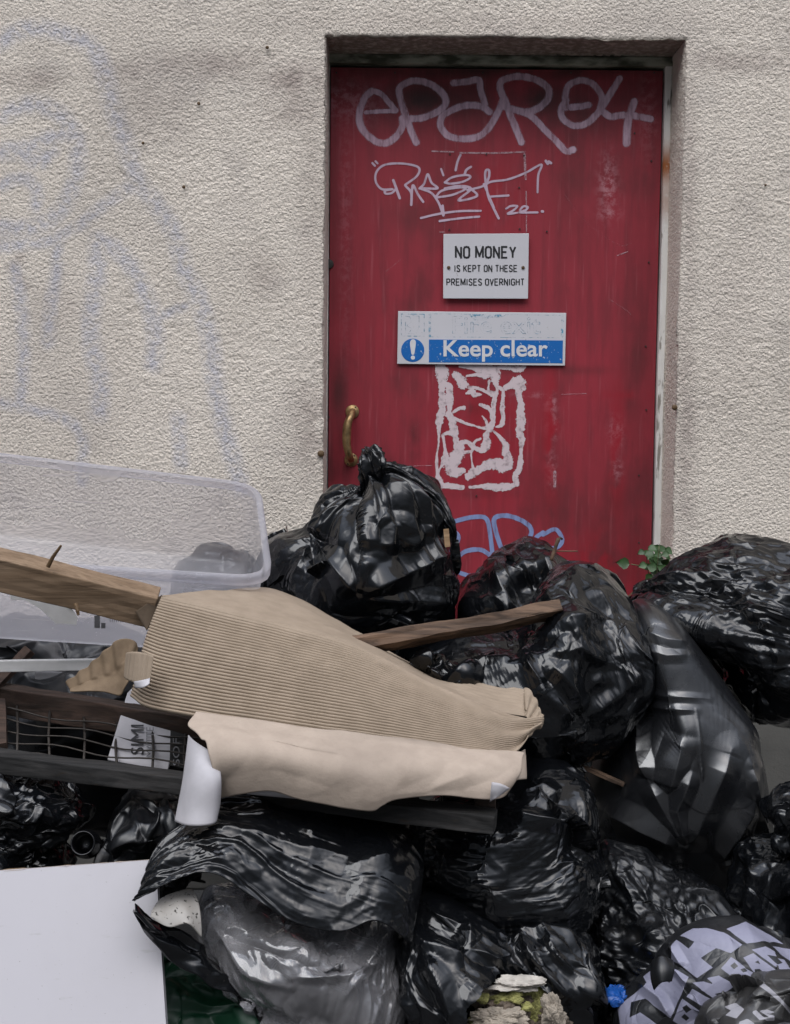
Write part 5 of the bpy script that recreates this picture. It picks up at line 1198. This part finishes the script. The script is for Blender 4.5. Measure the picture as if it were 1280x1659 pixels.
# clear storage tub
tb = empty('storage_tub', P(200, 1060, -.6), 'large translucent plastic storage tub tipped towards the street at the left', 'tub')
NL, NR, FR, FL = P(-330, 884, -.83), P(430, 932, -.80), P(412, 786, -.42), P(-330, 698, -.45)
dn = np.cross(NR - NL, FR - NR); dn /= np.linalg.norm(dn); dn = dn if dn[2] < 0 else -dn
def rrect(grow, n=7, rad=.06):
    """rounded outline of the rim, grown outwards by a few millimetres"""
    C = [NL, NR, FR, FL]; cen = sum(C) / 4; o = []
    for k in range(4):
        p = C[k]; a_, b2 = C[k - 1] - p, C[(k + 1) % 4] - p; a_ /= np.linalg.norm(a_); b2 /= np.linalg.norm(b2)
        p = p - (a_ + b2) * grow; r_ = rad + grow
        for i in range(n):
            s = i / (n - 1); q0, q1, q2 = p + a_ * r_, p, p + b2 * r_
            o.append((1 - s) ** 2 * q0 + 2 * s * (1 - s) * q1 + s * s * q2)
    o2 = []
    for k in range(len(o)):
        p, q_ = o[k], o[(k + 1) % len(o)]; m_ = 14 if np.linalg.norm(q_ - p) > .15 else 1
        o2 += [p + (q_ - p) * i / m_ for i in range(m_)]
    return np.array(o2)
prof = [(.003, .018), (.013, .018), (.014, .003), (.011, 0), (.003, 0), (0, .003), (-.004, .05), (-.010, .11), (-.014, .165), (-.026, .178), (-.25, .178)]
H = .228
rows = []
for gr, dd in prof:
    r0 = rrect(max(gr, -.05))
    if gr < -.05: c0 = r0.mean(0); r0 = c0 + (r0 - c0) * .02
    rows.append(r0 + dn * dd)
nR = len(rows[0]); VV = np.concatenate(rows)
milk = np.concatenate([np.full(nR, m_) for m_ in (.12, .12, .12, .14, .12, .10, .07, .09, .14, .16, .10)])
rim_o = obj('body', VV[nR * 5:], grid_faces(len(prof) - 5, nR, True), MAT['poly'], tb, attrs={'milk': milk[nR * 5:]})
obj('rim', VV[:nR * 6], grid_faces(6, nR, True), MAT['poly'], tb, attrs={'milk': milk[:nR * 6]})
def on_near(px, py, off=.004):
    """point on the near wall of the tub, seen at a pixel"""
    n_ = np.cross(NR - NL, dn); n_ /= np.linalg.norm(n_); d = P(px, py, 0) - CAM
    n2 = n_ if n_[1] < 0 else -n_
    return CAM + d * (((NR + n2 * off) - CAM) @ n_) / (d @ n_)
def sticker(name, poly, mat, off=.004, label=None):
    o = obj(name, [on_near(x, y, off) for x, y in poly], [tuple(range(len(poly)))], MAT[mat], tb, False); solidify(o, .0006)
    if label: o['label'] = label
sticker('label', [(15, 958), (40, 956), (62, 975), (98, 976), (116, 985), (126, 1000), (124, 1012), (90, 1010), (76, 996), (62, 984), (40, 972), (18, 972)], 'paperlabel', .012, 'torn white paper label')
sticker('label', [(106, 978), (125, 978), (126, 988), (112, 985)], 'yellow', .014, 'yellow sticker')
sticker('label', [(153, 997), (162, 997), (162, 1018), (153, 1017)], 'greyprint', .012, 'printed panel'); sticker('label', [(164, 1009), (171, 1009), (171, 1018), (164, 1018)], 'greyprint', .013, 'printed swatch')
for k in range(9): sticker('barcode', [(178 + k * 3.4, 1001), (179.2 + k * 3.4, 1001), (179.2 + k * 3.4, 1008), (178 + k * 3.4, 1008)], 'greyprint', .013)
# open jar among the left bags
jc = P(134, 1366, -1.12); ax = np.array((.1, -.9, .35)); ax /= np.linalg.norm(ax); u1 = np.cross(ax, (0, 0, 1)); u1 /= np.linalg.norm(u1); u2 = np.cross(u1, ax)
ring = lambda r, h: [jc + ax * h + r * (u1 * math.cos(a_) + u2 * math.sin(a_)) for a_ in np.linspace(0, 2 * math.pi, 40, endpoint=False)]
Vv = sum([ring(r, h) for r, h in ((.001, -.05), (.014, -.05), (.0155, -.004), (.017, .001), (.0185, 0), (.019, -.004), (.018, -.01), (.022, -.03), (.022, -.06))], [])
tag(obj('jar', Vv, grid_faces(9, 40, True), MAT['jar']), 'glossy black jar mouth among the dark bags by the white board', 'jar')
# weed by the door frame
wd_ = empty('weed', P(1055, 945, -.05), 'small green weed growing at the foot of the right door jamb', 'plant')
def leaf(c, s, dirv, nrm, parent):
    dirv = np.array(dirv, float); dirv /= np.linalg.norm(dirv); nrm = np.array(nrm, float); sd = np.cross(dirv, nrm); sd /= np.linalg.norm(sd); nn = np.cross(sd, dirv)
    V = []; k = 9
    for i in range(k):
        f = i / (k - 1); wdt = .42 * math.sin(math.pi * min(f * 1.12, 1) ** .75) * (1 - .35 * f) * (1 + .13 * (i % 2))
        for e_ in (-1, 0, 1): V.append(c + s * (dirv * f + sd * e_ * wdt - nn * (.25 * f * f + .10 * (e_ == 0))))
    obj('leaf', V, grid_faces(k, 3), MAT['leaf'], parent)
rl = random.Random(3)
for px, py, s in ((1020, 914, .042), (1050, 886, .03), (1066, 882, .034), (1078, 888, .03), (1060, 898, .034), (1048, 905, .03), (1075, 905, .034), (1082, 918, .03), (1062, 918, .036), (1052, 922, .03), (1070, 930, .034), (1084, 932, .03), (1058, 936, .03), (1076, 894, .026), (1044, 892, .024), (1068, 910, .03), (1086, 906, .024), (1055, 912, .034), (1064, 922, .036), (1074, 915, .034), (1060, 906, .03), (1080, 926, .034), (1070, 938, .034), (1056, 930, .032), (1084, 896, .026), (1072, 898, .028), (1052, 898, .026), (1066, 945, .034), (1078, 942, .032), (1048, 914, .028)):
    y = -.05 + rl.uniform(-.03, .03); leaf(P(px, py, y), s * .85, (rl.uniform(-1, 1) - (1.5 if px < 1030 else 0), rl.uniform(-.5, .1), rl.uniform(-.4, .7)), (rl.uniform(-.4, .4), -1, rl.uniform(.2, .8)), wd_)
b = MB()
for pts in ([(1064, 960), (1064, 930), (1068, 885)], [(1066, 950), (1050, 925), (1048, 895)], [(1066, 945), (1080, 925), (1082, 905)], [(1058, 925), (1042, 918), (1022, 914)], [(1015, 970), (1040, 945), (1062, 930)]):
    b.tube(smooth(PN(pts, -.05), 5), .0012, 5)
b.build('stem', MAT['stem'], wd_, True)
